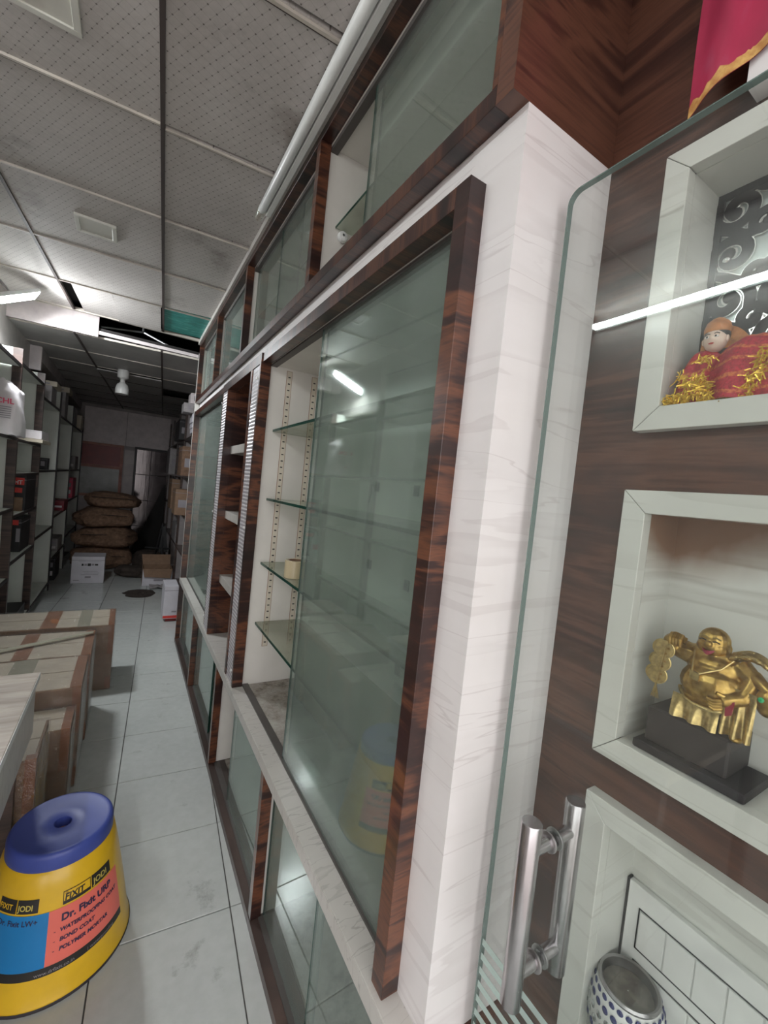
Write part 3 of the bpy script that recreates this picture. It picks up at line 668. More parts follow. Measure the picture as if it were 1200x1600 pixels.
for s in (-1, 1):
    MB().ell((hc.x-.0132, hc.y+s*.0055, hc.z+.001), (.0022, .0034, .0017), 12, 8).build('eye', 'eye_white', hd, smooth=True)
    MB().ell((hc.x-.0150, hc.y+s*.0055, hc.z+.001), (.0010, .0014, .0014), 10, 6).build('pupil', 'hair_black', hd, smooth=True)
    MB().tube([(hc.x-.0132, hc.y+s*.0022, hc.z+.0050), (hc.x-.0136, hc.y+s*.0055, hc.z+.0064), (hc.x-.0118, hc.y+s*.0092, hc.z+.0048)], .0007, 6).build('eyebrow', 'hair_black', hd)
    MB().ell((hc.x-.001, hc.y+s*.0152, hc.z-.001), (.0035, .002, .005), 10, 8).build('ear', 'skin_paint', hd, smooth=True)
MB().ell((hc.x-.0136, hc.y, hc.z-.0088), (.0016, .0036, .0013), 12, 8).build('lips', 'lips', hd, smooth=True)
MB().ell((hc.x+.003, hc.y, hc.z+.0065), (.0155, .0165, .0160), 20, 12).build('hair', 'hair_black', dl, smooth=True)
MB().lathe([(.0165, .010), (.0172, .016), (.0145, .025), (.008, .031), (.002, .034)], (hc.x+.003, hc.y, hc.z), 20).build('turban', 'orange_cloth', dl, smooth=True)
MB().grid(lambda u, v: (hc.x+.012-.004*math.sin(u*PI), hc.y+.024-u*.066, hc.z-.012+.034*v*(math.sin(PI*min(1, u*.9+.12))**.6)), 20, 8).build('veil', 'orange_cloth', dl, smooth=True)
mb = MB(); rr = random.Random(5)
hems = [([(.350, 1.676), (.333, 1.682), (.311, 1.680)], .006, 150), ([(.309, 1.706), (.300, 1.694), (.296, 1.678), (.280, 1.668), (.266, 1.668), (.250, 1.678), (.239, 1.698), (.231, 1.722), (.205, 1.735)], .009, 520), ([(.336, 1.715), (.322, 1.705), (.318, 1.695)], .006, 45), ([(.306, 1.738), (.298, 1.728)], .004, 25)]
for hem, spread, cnt in hems:       # tinsel fringe strands along the hems
    for i in range(cnt):
        q_ = rr.random()*(len(hem)-1.001); a_ = int(q_); f_ = q_-a_
        y = hem[a_][0]*(1-f_)+hem[a_+1][0]*f_; z = hem[a_][1]*(1-f_)+hem[a_+1][1]*f_
        p = Vector((.700+rr.uniform(-.004, .006), y+rr.gauss(0, .004), max(1.670, z+rr.gauss(0, spread*.7))))
        d = Vector((rr.uniform(-.5, .1), rr.uniform(-.8, .8), rr.uniform(-1.3, .1))).normalized()*rr.uniform(.006, .014); wv = d.cross(Vector((1, .2, .1))).normalized()*.0007
        q = p+d; q.z = max(q.z, 1.6685 if q.x > .69 else 1.645); mb.add([p-wv, p+wv, q+wv, q-wv, p+Vector((.0006, 0, 0)), q+Vector((.0006, 0, 0))], [(0,1,2,3),(0,4,5,3),(1,2,5,4)])
mb.build('tinsel_fringe', 'tinsel', dl, kind='stuff')

# laughing monk figurine
bz = 1.2055; SX, SY = .742, .256
pd = thing('pedestal', 'dark green-black stone slab under the golden figurine', 'pedestal', (.745, .235, 1.1365))
bx(.700, .795, .190, .332, 1.1368, 1.150).build('slab', 'fret_dark', pd, bevel=.002); bx(.712, .792, .216, .322, 1.1503, 1.2050).build('top_slab', 'dark_edge', pd, bevel=.003)
mk = thing('monk_figurine', 'golden laughing bald monk figurine with a string of coins in the lower niche', 'figurine', (SX, SY, bz)); mk.scale = (.70, .70, .70)
def L(y, z, x=0): return (SX+x, SY-y, bz+z)        # y grows towards the right of the picture
b = MB()
b.ell(L(.006, .084, -.014), (.046, .056, .044)); b.ell(L(.004, .118, -.004), (.036, .050, .032)); b.ell(L(-.004, .142, 0), (.026, .046, .018))
b.ell(L(.010, .052, -.008), (.042, .056, .026))
b.tube([L(-.032, .128), L(-.068, .136, -.004), L(-.074, .150, -.018), L(-.062, .162, -.026)], [.023, .022, .017, .013], 10)          # raised arm
b.tube([L(.040, .134), L(.070, .112, -.006), L(.062, .082, -.030), L(.036, .070, -.050)], [.024, .022, .016, .012], 10)            # resting arm
b.tube([L(-.020, .048), L(-.022, .022, -.014), L(-.020, .006, -.014)], [.022, .018, .015], 10); b.tube([L(.026, .046), L(.050, .020, -.016), L(.060, .006, -.020)], [.023, .017, .014], 10)
b.tube([L(-.004, .135), L(-.003, .152)], .020, 10)
b.ell(L(-.018, .006, -.026), (.020, .011, .008)); b.ell(L(.062, .006, -.030), (.020, .012, .008))
remesh(b, .0022, 3).build('body', 'gold', mk, smooth=True)
hcx = L(-.002, .172, -.006); b = MB(); b.ell(hcx, (.026, .028, .028)); b.ell(L(-.002, .160, -.010), (.024, .029, .019))
for s in (-1, 1): b.ell(L(-.002+s*.015, .163, -.021), (.008, .009, .008)); b.ell(L(-.002+s*.027, .160, -.002), (.004, .003, .011))
b.ell(L(-.002, .168, -.033), (.006, .007, .006))
hd = remesh(b, .0016, 2).build('head', 'gold', mk, smooth=True)
for s in (-1, 1):
    c = -.002+s*.0115
    MB().tube([L(c-.0065, .1735, -.0300), L(c, .1762, -.0318), L(c+.0065, .1735, -.0300)], .0014, 6).build('eye', 'print_black', hd)
    MB().tube([L(c-.0075, .1805, -.0288), L(c, .1838, -.0305), L(c+.0075, .1805, -.0285)], .0014, 6).build('eyebrow', 'gold_pale', hd)
MB().grid(lambda u, v: L(-.002+(u-.5)*.026, .1555-.009*math.sin(PI*u)*v+.004*(2*u-1)**2, -.0362+.007*(2*u-1)**2), 12, 3).build('mouth', 'red_emboss', hd, smooth=True)
MB().tube([L(.006+.056*math.cos(a), .062+.014*math.sin(a)-.004, -.052+.040*abs(math.cos(a))**2.2) for a in [PI+PI*i/14 for i in range(15)]], .0040, 8).build('sash', 'gold_pale', mk, smooth=True)
for s, e in ((-1, -.026), (1, .034)):
    MB().tube([L(e*1.1, .146, -.018), L(e*.8, .128, -.041), L(-.010+.006*s, .108, -.054)], .0018, 6).build('necklace', 'gold_pale', mk, smooth=True)
MB().prism([L(-.020, .111, -.055), L(-.002, .108, -.057), L(-.002, .094, -.060), L(-.018, .096, -.059)], (0, 0, 0), (.006, 0, 0)).build('pendant', 'gold_pale', mk)
for i in range(4): MB().tube([L(-.069+.0062*i, .168+.002*math.sin(i), -.030), L(-.070+.0066*i, .160, -.039), L(-.069+.0064*i, .147-.001*abs(i-1.5), -.038)], [.0048, .0042, .0032], 8).build('finger', 'gold', mk, smooth=True)
MB().tube([L(-.046, .164, -.028), L(-.043, .154, -.036)], [.005, .0035], 8).build('finger', 'gold', mk, smooth=True)
for i in range(4): MB().tube([L(.040-.001*i, .072-.006*i, -.050), L(.026+.001*i, .068-.0055*i, -.059), L(.016+.002*i, .070-.005*i, -.061)], [.0040, .0034, .0026], 8).build('finger', 'gold', mk, smooth=True)
MB().tube([L(.040, .080, -.050), L(.030, .085, -.058)], [.005, .0035], 8).build('finger', 'gold', mk, smooth=True)
for k_, (yy, zz) in enumerate(((-.080, .128), (-.084, .098), (-.088, .068))):
    for dx, dy in ((-.034, 0), (-.024, -.008)):
        mbc = MB(); mbc.lathe([(.0180, .0), (.0198, .0006), (.0198, .0030), (.0180, .0036), (.0166, .0028), (.0045, .0028)], (0, 0, 0), 24, 'x'); mbc.xf(Matrix.Translation(L(yy+dy, zz, dx)) @ Matrix.Rotation(.25, 4, 'Z')); cn = mbc.build('coin', 'gold_pale', mk)
        if dx < -.03:
            for q in range(4): a = PI/2*q+.5; bx(-.001, 0, -.002, .002, -.0022, .0022).xf(Matrix.Translation(L(yy+dy+.0092*math.cos(a), zz+.0092*math.sin(a), dx)) @ Matrix.Rotation(.25, 4, 'Z')).build('coin_mark', 'gold', cn)
MB().tube([L(-.064, .150, -.038), L(-.076, .136, -.037), L(-.086, .054, -.036)], .0014, 6).build('coin_string', 'gold_pale', mk)
for i in range(6): MB().tube([L(-.088, .050, -.034), L(-.094+.003*i, .018, -.036+.001*(i % 2))], [.0015, .0009], 5).build('tassel_strand', 'gold_pale', mk)
# robe skirts, sack on the shoulder, gourd with a green gem
def robe(y0, y1, zt, zb, x, amp):
    return lambda u, v: L(y0+(y1-y0)*u, zt+(zb-zt)*v, x-amp*math.sin(u*PI*5)*v-.008*v)
MB().grid(robe(-.050, .034, .050, .003, -.040, .006), 36, 10).build('robe', 'gold_pale', mk, smooth=True)
MB().grid(robe(.036, .086, .100, .008, -.036, .007), 28, 12).build('robe', 'gold_pale', mk, smooth=True)
MB().prism([L(.044, .072, -.052), L(.058, .078, -.052), L(.056, .052, -.054), L(.046, .046, -.054)], (0, 0, 0), (.003, 0, 0)).build('robe_lining', 'red_emboss', mk)
MB().grid(lambda u, v: L(.030+.075*u, .160+.018*math.sin(PI*u)-.010*u-.022*v, -.004-.016*math.sin(PI*v)+.002*math.sin(u*40)*math.sin(v*30)), 40, 14).build('carried_sack', 'gold_pale', mk, smooth=True)
MB().tube([L(.070, .128, -.010), L(.086, .120, -.024), L(.098, .112, -.028)], [.012, .011, .010], 10).build('sack_neck', 'gold', mk, smooth=True)
MB().ell(L(.098, .092, -.024), (.018, .020, .028)).build('gourd', 'gold', mk, smooth=True); MB().ell(L(.092, .098, -.043), (.003, .005, .005), 10, 8).build('gem', 'green_gem', mk, smooth=True)

# mosaic candle bowl in the lowest niche
cx, cy, cz = .742, .309, .642
cb = thing('mosaic_candle_bowl', 'white mosaic candle bowl dotted with navy and mirror pieces', 'candle holder', (cx, cy, cz))
prof = [(.030, 0), (.044, .010), (.054, .036), (.055, .060), (.050, .084), (.044, .098)]
MB().lathe(prof+[(.041, .0985), (.040, .076)], (cx, cy, cz), 40, cap=True).build('bowl', 'enamel_white', cb, smooth=True)
MB().lathe([(.0445, .0975), (.0455, .101), (.043, .104), (.0395, .102), (.0375, .090), (.0355, .086)], (cx, cy, cz), 40, cap=False).build('metal_rim', 'steel_dark', cb, smooth=True)
MB().lathe([(.0375, .0885), (.036, .0895), (.02, .0888), (.001, .0892)], (cx, cy, cz), 32, cap=False).build('ash', 'ash', cb, smooth=True)
for row, (zz, rr_, mt, rad, nn) in enumerate(((.0905, .0475, 'bead_navy', .0047, 24), (.0770, .0518, 'bead_navy', .0052, 24), (.063, .0548, 'bead_mirror', .0050, 24), (.049, .0553, 'bead_mirror', .0050, 24), (.035, .0540, 'bead_navy', .0050, 24), (.022, .049, 'bead_mirror', .0045, 22))):
    mbt = None
    for i in range(nn):
        a = 2*PI*(i+.5*(row % 2))/nn
        p = MB().ell((0, 0, 0), (.0016, rad, rad*1.15), 8, 6); p.xf(Matrix.Translation((cx+rr_*math.cos(a), cy+rr_*math.sin(a), cz+zz)) @ Matrix.Rotation(a, 4, 'Z')); p.build('mosaic_dot', mt, cb, smooth=True)

# adhesive tape roll on a glass shelf
tr_ = thing('tape_roll', 'clear brownish roll of packing tape on the third glass shelf', 'tape', (.57, 1.55, 1.1325))
MB().lathe([(.0385, 0), (.040, .001), (.040, .066), (.0385, .067), (.028, .067), (.028, 0)], (.57, 1.55, 1.1325), 36, cap=False).build('tape', 'tape_roll', tr_, smooth=False)
MB().lathe([(.0278, 0), (.0278, .0675), (.025, .0675), (.025, 0), (.0278, 0)], (.57, 1.55, 1.1325), 32, cap=False).build('core', 'cardboard', tr_)

# ---------------------------------------------------------------- drum stool
DC = (-.102, 1.532)
ds = thing('drum_stool', 'yellow plastic drum stool with a blue top on the tiled floor', 'stool', (*DC, 0))
bprof = [(.196, .0), (.2005, .002), (.2005, .010), (.1985, .014), (.190, .05), (.176, .14), (.160, .23), (.147, .30), (.139, .335), (.128, .345)]
def br(z):
    for (r0, z0), (r1, z1) in zip(bprof[:-1], bprof[1:]):
        if z0 <= z <= z1: return r0+(r1-r0)*(z-z0)/max(1e-6, z1-z0)
    return .13
MB().lathe(bprof, (*DC, 0), 64).build('drum_body', 'yellow_plastic', ds, smooth=True)
MB().lathe([(.2012, .0005), (.2022, .003), (.2022, .008), (.2012, .0105)], (*DC, 0), 64, cap=False).build('base_ring', 'rubber', ds, smooth=True)
lid = MB().lathe([(.128, .330), (.1325, .333), (.1335, .340), (.1325, .372), (.1305, .380), (.1265, .3850), (.121, .3860), (.115, .3845), (.060, .3825), (.0235, .3820), (.0225, .3812), (.0222, .350)], (*DC, 0), 64, cap=False).build('seat_top', 'blue_plastic', ds, smooth=True)
MB().lathe([(.0222, .352), (.001, .3515)], (*DC, 0), 24, cap=False).build('hole_plug', 'brown_tape', lid)
def wrap(mb, a0, zb, off=.0012):      # flat lettering/patch (x along the girth, y up) onto the drum; a0: angle of x=0
    out = []
    for x, y, z in mb.v:
        zz = zb+y; r = br(zz)+off; a = a0+x/(.17); out.append((DC[0]+r*math.cos(a), DC[1]+r*math.sin(a), zz))
    mb.v = out; return mb
def patch(x0, x1, y0, y1, a0, zb, off):
    n = max(2, int((x1-x0)/.008)); m = max(1, int((y1-y0)/.02))
    return wrap(MB().grid(lambda u, v: (x0+(x1-x0)*u, y0+(y1-y0)*v, 0), n, m), a0, zb, off)
AC = math.atan2(0-DC[1], 0-DC[0])      # towards the camera
A0 = AC-.10
rw = .205
patch(0, rw, 0, .137, A0, .105, .0010).build('red_label', 'print_red', ds, smooth=True)
patch(-.22, 0, 0, .137, A0, .105, .0010).build('blue_label', 'print_blue', ds, smooth=True)
patch(-.22, rw, -.022, 0, A0, .105, .0012).build('black_band', 'print_black', ds, smooth=True)
def word(txt, size, x, z, mat, bold=.0, off=.0022, name='lettering', shear=0):
    t_ = text_mb(txt, size, bold)
    t_.v = [(p[0]+x+shear*p[1], p[1], 0) for p in t_.v]; return wrap(t_, A0, z, off).build(name, mat, ds)
word('Dr. Fixit URP', .0255, .030, .208, 'print_navy', .0011)
for i, s in enumerate(('WATERPROOFING COAT', 'BOND COAT', 'POLYMER MORTAR')):
    word(s, .0140, .028, .182-.024*i, 'print_navy', .0006, shear=.15); word('-', .016, .014, .182-.024*i, 'print_navy')
patch(.032, .106, 0, .034, A0, .247, .0010).build('logo_plate', 'print_black', ds); patch(.034, .104, .009, .032, A0, .247, .0014).build('logo_plate', 'yellow_plastic', ds)
word('Dr.', .008, .037, .2725, 'print_black', .0002, .0018); word('FIXIT', .0225, .036, .2575, 'print_black', .0008, .0018, shear=.1)
patch(.109, .177, 0, .034, A0, .247, .0010).build('logo_plate', 'print_black', ds); word('JODI', .0225, .114, .2545, 'print_gold', .0004, .0018)
patch(-.085, -.028, 0, .034, A0, .247, .0010).build('logo_plate', 'print_black', ds); word('JODI', .0195, -.082, .2548, 'print_gold', .0004, .0018)
patch(-.145, -.088, 0, .034, A0, .247, .0010).build('logo_plate', 'print_black', ds); word('FIXIT', .019, -.142, .256, 'yellow_plastic', .0004, .0018)
word('Dr. Fixit LW+', .019, -.135, .218, 'print_navy', .0003)
word('www.drfixit.co.in', .012, -.02, .088, 'print_grey', 0, .0024); word('| waterproofing', .012, .092, .088, 'print_grey', 0, .0024)

# ---------------------------------------------------------------- left counter and cartons
lc = thing('counter_desk', 'pale wood-topped counter at the left edge of the aisle', 'counter', (-.6, 1.2, 0))
bx(-1.10, -.217, .55, 1.815, .725, .75).build('top', 'oak_top', lc, bevel=.002); bx(-.2185, -.2165, .55, 1.815, .7255, .7485).build('edge_band', 'tube_white', lc)
bx(-.245, -.225, .56, 1.80, .545, .7248).build('apron', 'counter_laminate', lc); bx(-1.09, -.245, 1.78, 1.80, .545, .7248).build('apron', 'counter_laminate', lc)
for x, y in ((-.275, .60), (-.275, 1.75), (-1.05, .60), (-1.05, 1.75)): bx(x-.02, x+.02, y-.02, y+.02, .0006, .5448).build('leg', 'walnut_dull', lc)
def carton(x0, x1, y0, y1, z1, label, bands, wrap_=True, pale=True, z0=.001, grp='plastic-wrapped cartons beside the counter', rz=0):
    cx, cy = (x0+x1)/2, (y0+y1)/2; t = thing('carton', label, 'box', (cx, cy, z0), grp, rz, True); a, b = (x1-x0)/2, (y1-y0)/2; h = z1-z0
    MB().box(-a, a, -b, b, 0, h-.004).build('box_body', 'cardboard', t, bevel=.003, raw=True)
    if pale:
        for s in (-1, 1): MB().box(-a+.008, a-.008, min(s*.004, s*(b-.006)), max(s*.004, s*(b-.006)), h-.004, h-.0005).build('top_flap', 'cardboard_pale', t, raw=True)
    for (u0, u1, mt) in bands: MB().box(-a+2*a*u0, -a+2*a*u1, -b-.0008, b+.0008, h-.0006, h+.0006).build('tape_strip', mt, t, raw=True)
    for y in (-b,): MB().box(a-.03, a+.001, y-.001, y+.03, h*.55, h+.0008).build('corner_tape', 'brown_tape', t, raw=True); MB().box(a-.03, a+.001, y-.001, y+.02, .01, h*.2).build('corner_tape', 'brown_tape', t, raw=True)
    if wrap_: MB().grid(lambda u, v: ((u-.5)*2*(a+.004), (v-.5)*2*(b+.004), h+.004+.006*noise.noise(Vector((u*5+cx*9, v*3, cy)))), 24, 12).build('plastic_wrap', 'plastic_wrap', t, smooth=True, raw=True); 
    if wrap_: MB().grid(lambda u, v: (a+.005+.003*noise.noise(Vector((u*4, v*4, cy*3))), (u-.5)*2*(b+.003), h*v+.002), 8, 10).build('plastic_wrap', 'plastic_wrap', t, smooth=True, raw=True)
    if wrap_: MB().grid(lambda u, v: ((u-.5)*2*(a+.003), -b-.004-.002*noise.noise(Vector((u*4, v*4, cy*3))), h*v+.002), 8, 10).build('plastic_wrap', 'plastic_wrap', t, smooth=True, raw=True)
    return t
carton(-.695, -.018, 3.255, 3.62, .440, 'large taped carton farthest along the row by the left shelves', [(.42, .54, 'brown_tape'), (.95, 1, 'brown_tape'), (.70, .80, 'clear_tape')])
carton(-.66, -.112, 2.665, 3.06, .475, 'wrapped carton with a green strap, middle of the row', [(.40, .52, 'brown_tape'), (.92, 1, 'brown_tape')])
carton(-.66, -.122, 2.28, 2.655, .475, 'wrapped carton next to the counter end', [(.45, .62, 'clear_tape'), (.92, 1, 'brown_tape')])
carton(-.52, -.138, 2.07, 2.265, .395, 'lower carton with shiny film on top at the counter end', [(.92, 1, 'brown_tape')])
carton(-.60, -.205, 1.76, 2.03, .47, 'film-wrapped carton pushed under the counter', [(.3, .4, 'brown_tape')])
MB().prism([(-.66, 2.70, .482), (-.115, 2.98, .484), (-.115, 3.0, .484), (-.66, 2.73, .482)], (0, 0, 0), (0, 0, .003))
st = tag(MB().prism([(-.66, 2.685, .484), (-.120, 2.965, .486), (-.120, 2.995, .486), (-.66, 2.725, .484)], (0, 0, 0), (0, 0, .006)).build('packing_strap', 'clear_tape'), 'pale green flat strap lying across the wrapped cartons', 'strap')

# ---------------------------------------------------------------- left shelving
SXF, SXB = -.70, -1.10
units = [(2.10, 3.05), (3.05, 4.00), (4.00, 4.92), (4.92, 6.02), (6.02, 7.25), (7.25, 8.65)]
sl = ['white-backed shelf unit opposite the display case', 'shelf unit with the printed plastic bag at the left edge', 'shelf unit with brown posts holding the white tray', 'white shelf unit behind the brown posts',
      'white shelf unit with the red striped packet', 'shelf unit in the far dark corner beside the sacks']
shz = [(1.62, 1.11, .60, .10, 2.10), (1.62, 1.11, .60, .10, 2.14), (1.615, 1.36, 1.05, .70, .10, 2.16), (1.38, .75, .10, 2.05), (1.38, .85, .35, 2.00), (1.38, .95, .45, 2.0)]
for i, (y0, y1) in enumerate(units):
    t = thing('shelf_unit', sl[i], 'shelf', ((SXF+SXB)/2, (y0+y1)/2, 0), 'open shelf units along the left wall')
    bx(SXB-.015, SXB, y0, y1, .001, 2.25).build('back_panel', 'shelf_white', t)
    px = .055 if i < 3 else .012
    bx(SXB, SXF-px, y1-.018, y1, .001, 2.25).build('divider', 'shelf_white', t)
    bx(SXF-px, SXF, y1-.030, y1, .001, 2.25).build('post', 'walnut_dull' if i < 3 else 'dark_edge', t)
    for z in shz[i]:
        s_ = bx(SXB, SXF-.012, y0+.001, y1-.031, z-.018, z).build('shelf', 'shelf_white', t); bx(SXF-.012, SXF-.001, y0+.001, y1-.031, z-.020, z).build('shelf_edge', 'dark_edge', s_)
# printed plastic bag
bg_ = thing('printed_bag', 'white plastic bag with red printing on the shelf at the left edge', 'bag', (-.752, 3.82, 1.621))
def bagf(u, v):
    a = 2*PI*u; r = (1-.25*v**3)*(1+.06*math.sin(3*a+v*7)); sx = math.copysign(abs(math.cos(a))**.5, math.cos(a)); sy = math.copysign(abs(math.sin(a))**.5, math.sin(a))
    pinch = 1-.75*max(0, v-.82)/.18
    return (-.752+.105*sx*r*pinch, 3.82+.12*sy*r*(.6+.4*pinch), 1.622+.37*v+.022*noise.noise(Vector((u*9, v*9, 1))))
MB().grid(bagf, 48, 24).build('bag_body', 'white_bag', bg_, smooth=True)
def btxt(txt, s, y, z, mat, bold=.0):
    q = text_mb(txt, s, bold); q.v = [(-.80+p[0]+y, 3.684, z+p[1]) for p in q.v]; q.build('print', mat, bg_)
btxt('CHL', .048, .03, 1.825, 'print_pink', .001); btxt('MATE', .018, .005, 1.70, 'print_pink')
for i in range(6): bx(-.77, -.69, 3.683, 3.6845, 1.80-.014*i, 1.805-.014*i).build('print', 'print_grey', bg_)
btxt('E', .045, -.03, 1.83, 'print_pink', .001)
# things standing on the left shelves
def carton2(name, label, cat, x0, x1, y0, y1, z0, z1, mat, prints=(), grp=None, rz=0):
    cx, cy = (x0+x1)/2, (y0+y1)/2; t = thing(name, label, cat, (cx, cy, z0+.001), grp, rz, True); a, b, h = (x1-x0)/2, (y1-y0)/2, z1-z0-.001
    MB().box(-a, a, -b, b, 0, h).build('box_body', mat, t, bevel=.002, raw=True)
    MB().box(-a-.0005, a+.0005, -b-.0005, b+.0005, h*.86, h*.875).build('lid_seam', 'print_grey', t, raw=True)
    for (u0, u1, v0, v1, mt) in prints: MB().box(-a+2*a*u0, -a+2*a*u1, -b-.0012, -b-.0002, h*v0, h*v1).build('print', mt, t, raw=True)
    return t
carton2('tray', 'white foam tray on the shelf between the brown posts', 'tray', -.86, -.64, 4.5, 4.86, 1.645, 1.715, 'white_bag')
carton2('flat_pack', 'thin pale pack lying under the white tray', 'pack', -.86, -.625, 4.45, 4.87, 1.615, 1.643, 'cardboard_pale')
c = carton2('lamp_carton', 'dark carton with red lettered labels on the shelf between the posts', 'box', -.86, -.71, 4.45, 4.85, 1.05, 1.34, 'black', [(.30, .92, .72, .92, 'print_scarlet'), (.30, .85, .50, .64, 'print_scarlet')])  # labels are plain scarlet print
q = text_mb('GHT', .045, .001); q.v = [(-.028+p[0]*.85, -.2015, .215+p[1]) for p in q.v]; q.build('print', 'white_bag', c, raw=True)
carton2('torn_card', 'torn brown card leaning below the red lettered carton', 'card', -.84, -.72, 4.40, 4.42, 1.05, 1.16, 'cardboard')
carton2('red_carton', 'dark box with a red top label low between the brown posts', 'box', -.86, -.73, 4.5, 4.85, .70, .98, 'black', [(.15, .85, .8, .95, 'print_scarlet'), (.75, .95, .3, .7, 'print_grey')])
pk = thing('foil_pouch', 'shiny pinkish pouch slumped beside the low dark box', 'pouch', (-.82, 4.36, .701))
MB().grid(lambda u, v: (-.82+.045*math.cos(2*PI*u)*(1-.8*max(0, v-.8)/.2), 4.37+.03*math.sin(2*PI*u)*(1-.3*v), .702+.26*v+.01*noise.noise(Vector((u*6, v*6, 3)))), 28, 14).build('pouch_body', 'white_bag', pk, smooth=True)
MB().box(-.85, -.78, 4.333, 4.336, .80, .86).build('print', 'print_pink', pk)
for i, (y, z0, h, d) in enumerate(((5.3, 2.05, .16, .30), (5.35, 2.211, .05, .34), (6.3, 2.0, .30, .25), (6.32, 2.301, .06, .30), (7.3, 2.0, .24, .3), (7.9, 2.0, .2, .3))):
    carton2('storage_carton', ['grey carton on top of the white shelf unit', 'flat pale carton lying on the grey carton', 'tall grey carton on top of the second far unit', 'lidded pale carton on the tall grey carton', 'carton farther along the shelf top', 'carton at the far end of the shelf top'][i], 'box', -.95, -.70+.03*(i % 2), y, y+d, z0, z0+h, 'grey_carton' if i % 2 == 0 else 'cardboard_pale', [(.2, .8, .3, .6, 'print_grey')], 'cartons on the shelf tops')
carton2('striped_packet', 'red packet with a white chevron on the far left shelf', 'packet', -.90, -.69, 6.75, 7.15, .85, .98, 'red_emboss', [(.1, .9, .3, .5, 'white_bag')])
for i, (z0, h, mt, nm) in enumerate(((1.38, .20, 'grey_carton', 'stacked grey packs on the farthest shelf'), (.95, .30, 'print_pink', 'red and white packet on the farthest shelf'), (.35, .16, 'grey_carton', 'crumpled grey bundle low on the far shelf'), (.10, .20, 'black', 'dark bundle on the lowest far shelf'))):
    yy = (7.9, 7.8, 6.6, 6.5)[i]
    carton2('shelf_pack', nm, 'pack', -.92, -.71, yy, yy+.4, z0 if i < 3 else .001, z0+h, mt, [(.1, .9, .2, .4, 'white_bag'), (.1, .9, .55, .75, 'print_grey')])
carton2('camera_box', 'small dark square box on the shelf beside the brown post', 'box', -.80, -.72, 5.5, 5.6, 1.38, 1.50, 'black', [(.3, .7, .3, .7, 'print_grey')])
carton2('black_tray', 'dark tray with odds and ends near the shelf foot', 'tray', -.92, -.72, 4.45, 4.8, .10, .20, 'black', [(.1, .9, .6, .9, 'white_bag')])

# ---------------------------------------------------------------- rear of the shop
def sack(label, c, r, mat='gunny', rot=0, seed=0):
    mb = MB().ell((0, 0, 0), r, 48, 32)
    out = []
    for p in mb.v:
        v = Vector(p); d = v.normalized() if v.length else v; d = Vector((d.x*.8, d.y, d.z*.35))
        sq = Vector((math.copysign(abs(v.x/r[0])**.7, v.x)*r[0], math.copysign(abs(v.y/r[1])**.7, v.y)*r[1], math.copysign(abs(v.z/r[2])**.75, v.z)*r[2]))
        sq += d*.085*noise.noise(Vector((v.x*4+seed, v.y*5, v.z*7))) + d*.05*abs(noise.noise(Vector((v.x*9+seed, v.y*9, v.z*15)))) + d*.015*noise.noise(Vector((v.x*30, v.y*30, v.z*40+seed)))
        sq.z = max(sq.z, -r[2]*.96); out.append(tuple(sq))
    mb.v = out; mb.xf(Matrix.Rotation(rot, 4, 'Z')); t = thing('gunny_sack', label, 'sack', c, 'brown gunny sacks piled at the back', 0, True)
    mb.build('sack_body', mat, t, smooth=True, raw=True)
    MB().tube([(-r[0]*.8, -r[1]*.93, r[2]*.35), (0, -r[1]*1.03, r[2]*.4), (r[0]*.8, -r[1]*.93, r[2]*.33)], .006, 6).build('stitched_seam', 'gunny_dark', t, raw=True)
sack('bottom gunny sack of the pile by the white carton', (-.28, 7.35, .15), (.38, .28, .15), rot=.05, seed=1)
sack('second gunny sack up in the pile at the back', (-.23, 7.42, .445), (.37, .28, .145), rot=-.06, seed=5)
sack('third gunny sack up, slumped over the pile', (-.27, 7.45, .73), (.36, .28, .14), rot=.08, seed=9)
sack('topmost gunny sack under the maroon hatch', (-.18, 7.5, .985), (.32, .26, .115), rot=-.05, seed=13)
sack('dark bundle slumped beside the pile near the door', (.34, 7.22, .14), (.18, .20, .145), 'gunny_dark', .3, 17)
sack('low torn sacking on the floor behind the open carton', (.12, 6.72, .07), (.19, .14, .075), 'gunny_dark', -.2, 21)
c = carton2('white_carton', 'white printed carton on the floor in front of the sacks', 'box', -.53, -.19, 6.32, 6.62, 0, .335, 'white_carton',
            [(.3, .36, .66, .74, 'print_black'), (.38, .46, .66, .74, 'print_grey'), (.48, .58, .65, .75, 'print_black'), (.60, .68, .67, .74, 'print_grey'), (.70, .80, .67, .73, 'print_black'), (.35, .8, .44, .455, 'print_grey'), (.4, .85, .38, .395, 'print_grey'), (.3, .82, .32, .335, 'print_grey'), (.42, .6, .2, .27, 'print_grey'), (.08, .25, .10, .13, 'print_grey'), (.2, .9, .82, .83, 'print_grey')])
oc = thing('open_carton', 'open white carton with brown flaps near the right rear rack', 'box', (.41, 6.3, 0))
bx(.23, .57, 6.12, 6.126, .001, .22).build('box_side', 'white_carton', oc); bx(.23, .236, 6.126, 6.44, .001, .22).build('box_side', 'cardboard', oc); bx(.564, .57, 6.126, 6.44, .001, .22).build('box_side', 'cardboard', oc)
bx(.236, .564, 6.434, 6.44, .001, .22).build('box_side', 'cardboard', oc); bx(.236, .564, 6.126, 6.434, .001, .006).build('box_bottom', 'cardboard', oc)
MB().prism([(.23, 6.12, .22), (.57, 6.12, .22), (.55, 6.10, .10), (.25, 6.10, .12)], (0, 0, 0), (0, -.004, .002)).build('flap', 'cardboard', oc); MB().prism([(.236, 6.44, .22), (.564, 6.44, .22), (.57, 6.53, .34), (.22, 6.53, .34)], (0, 0, 0), (0, .004, 0)).build('flap', 'cardboard', oc)
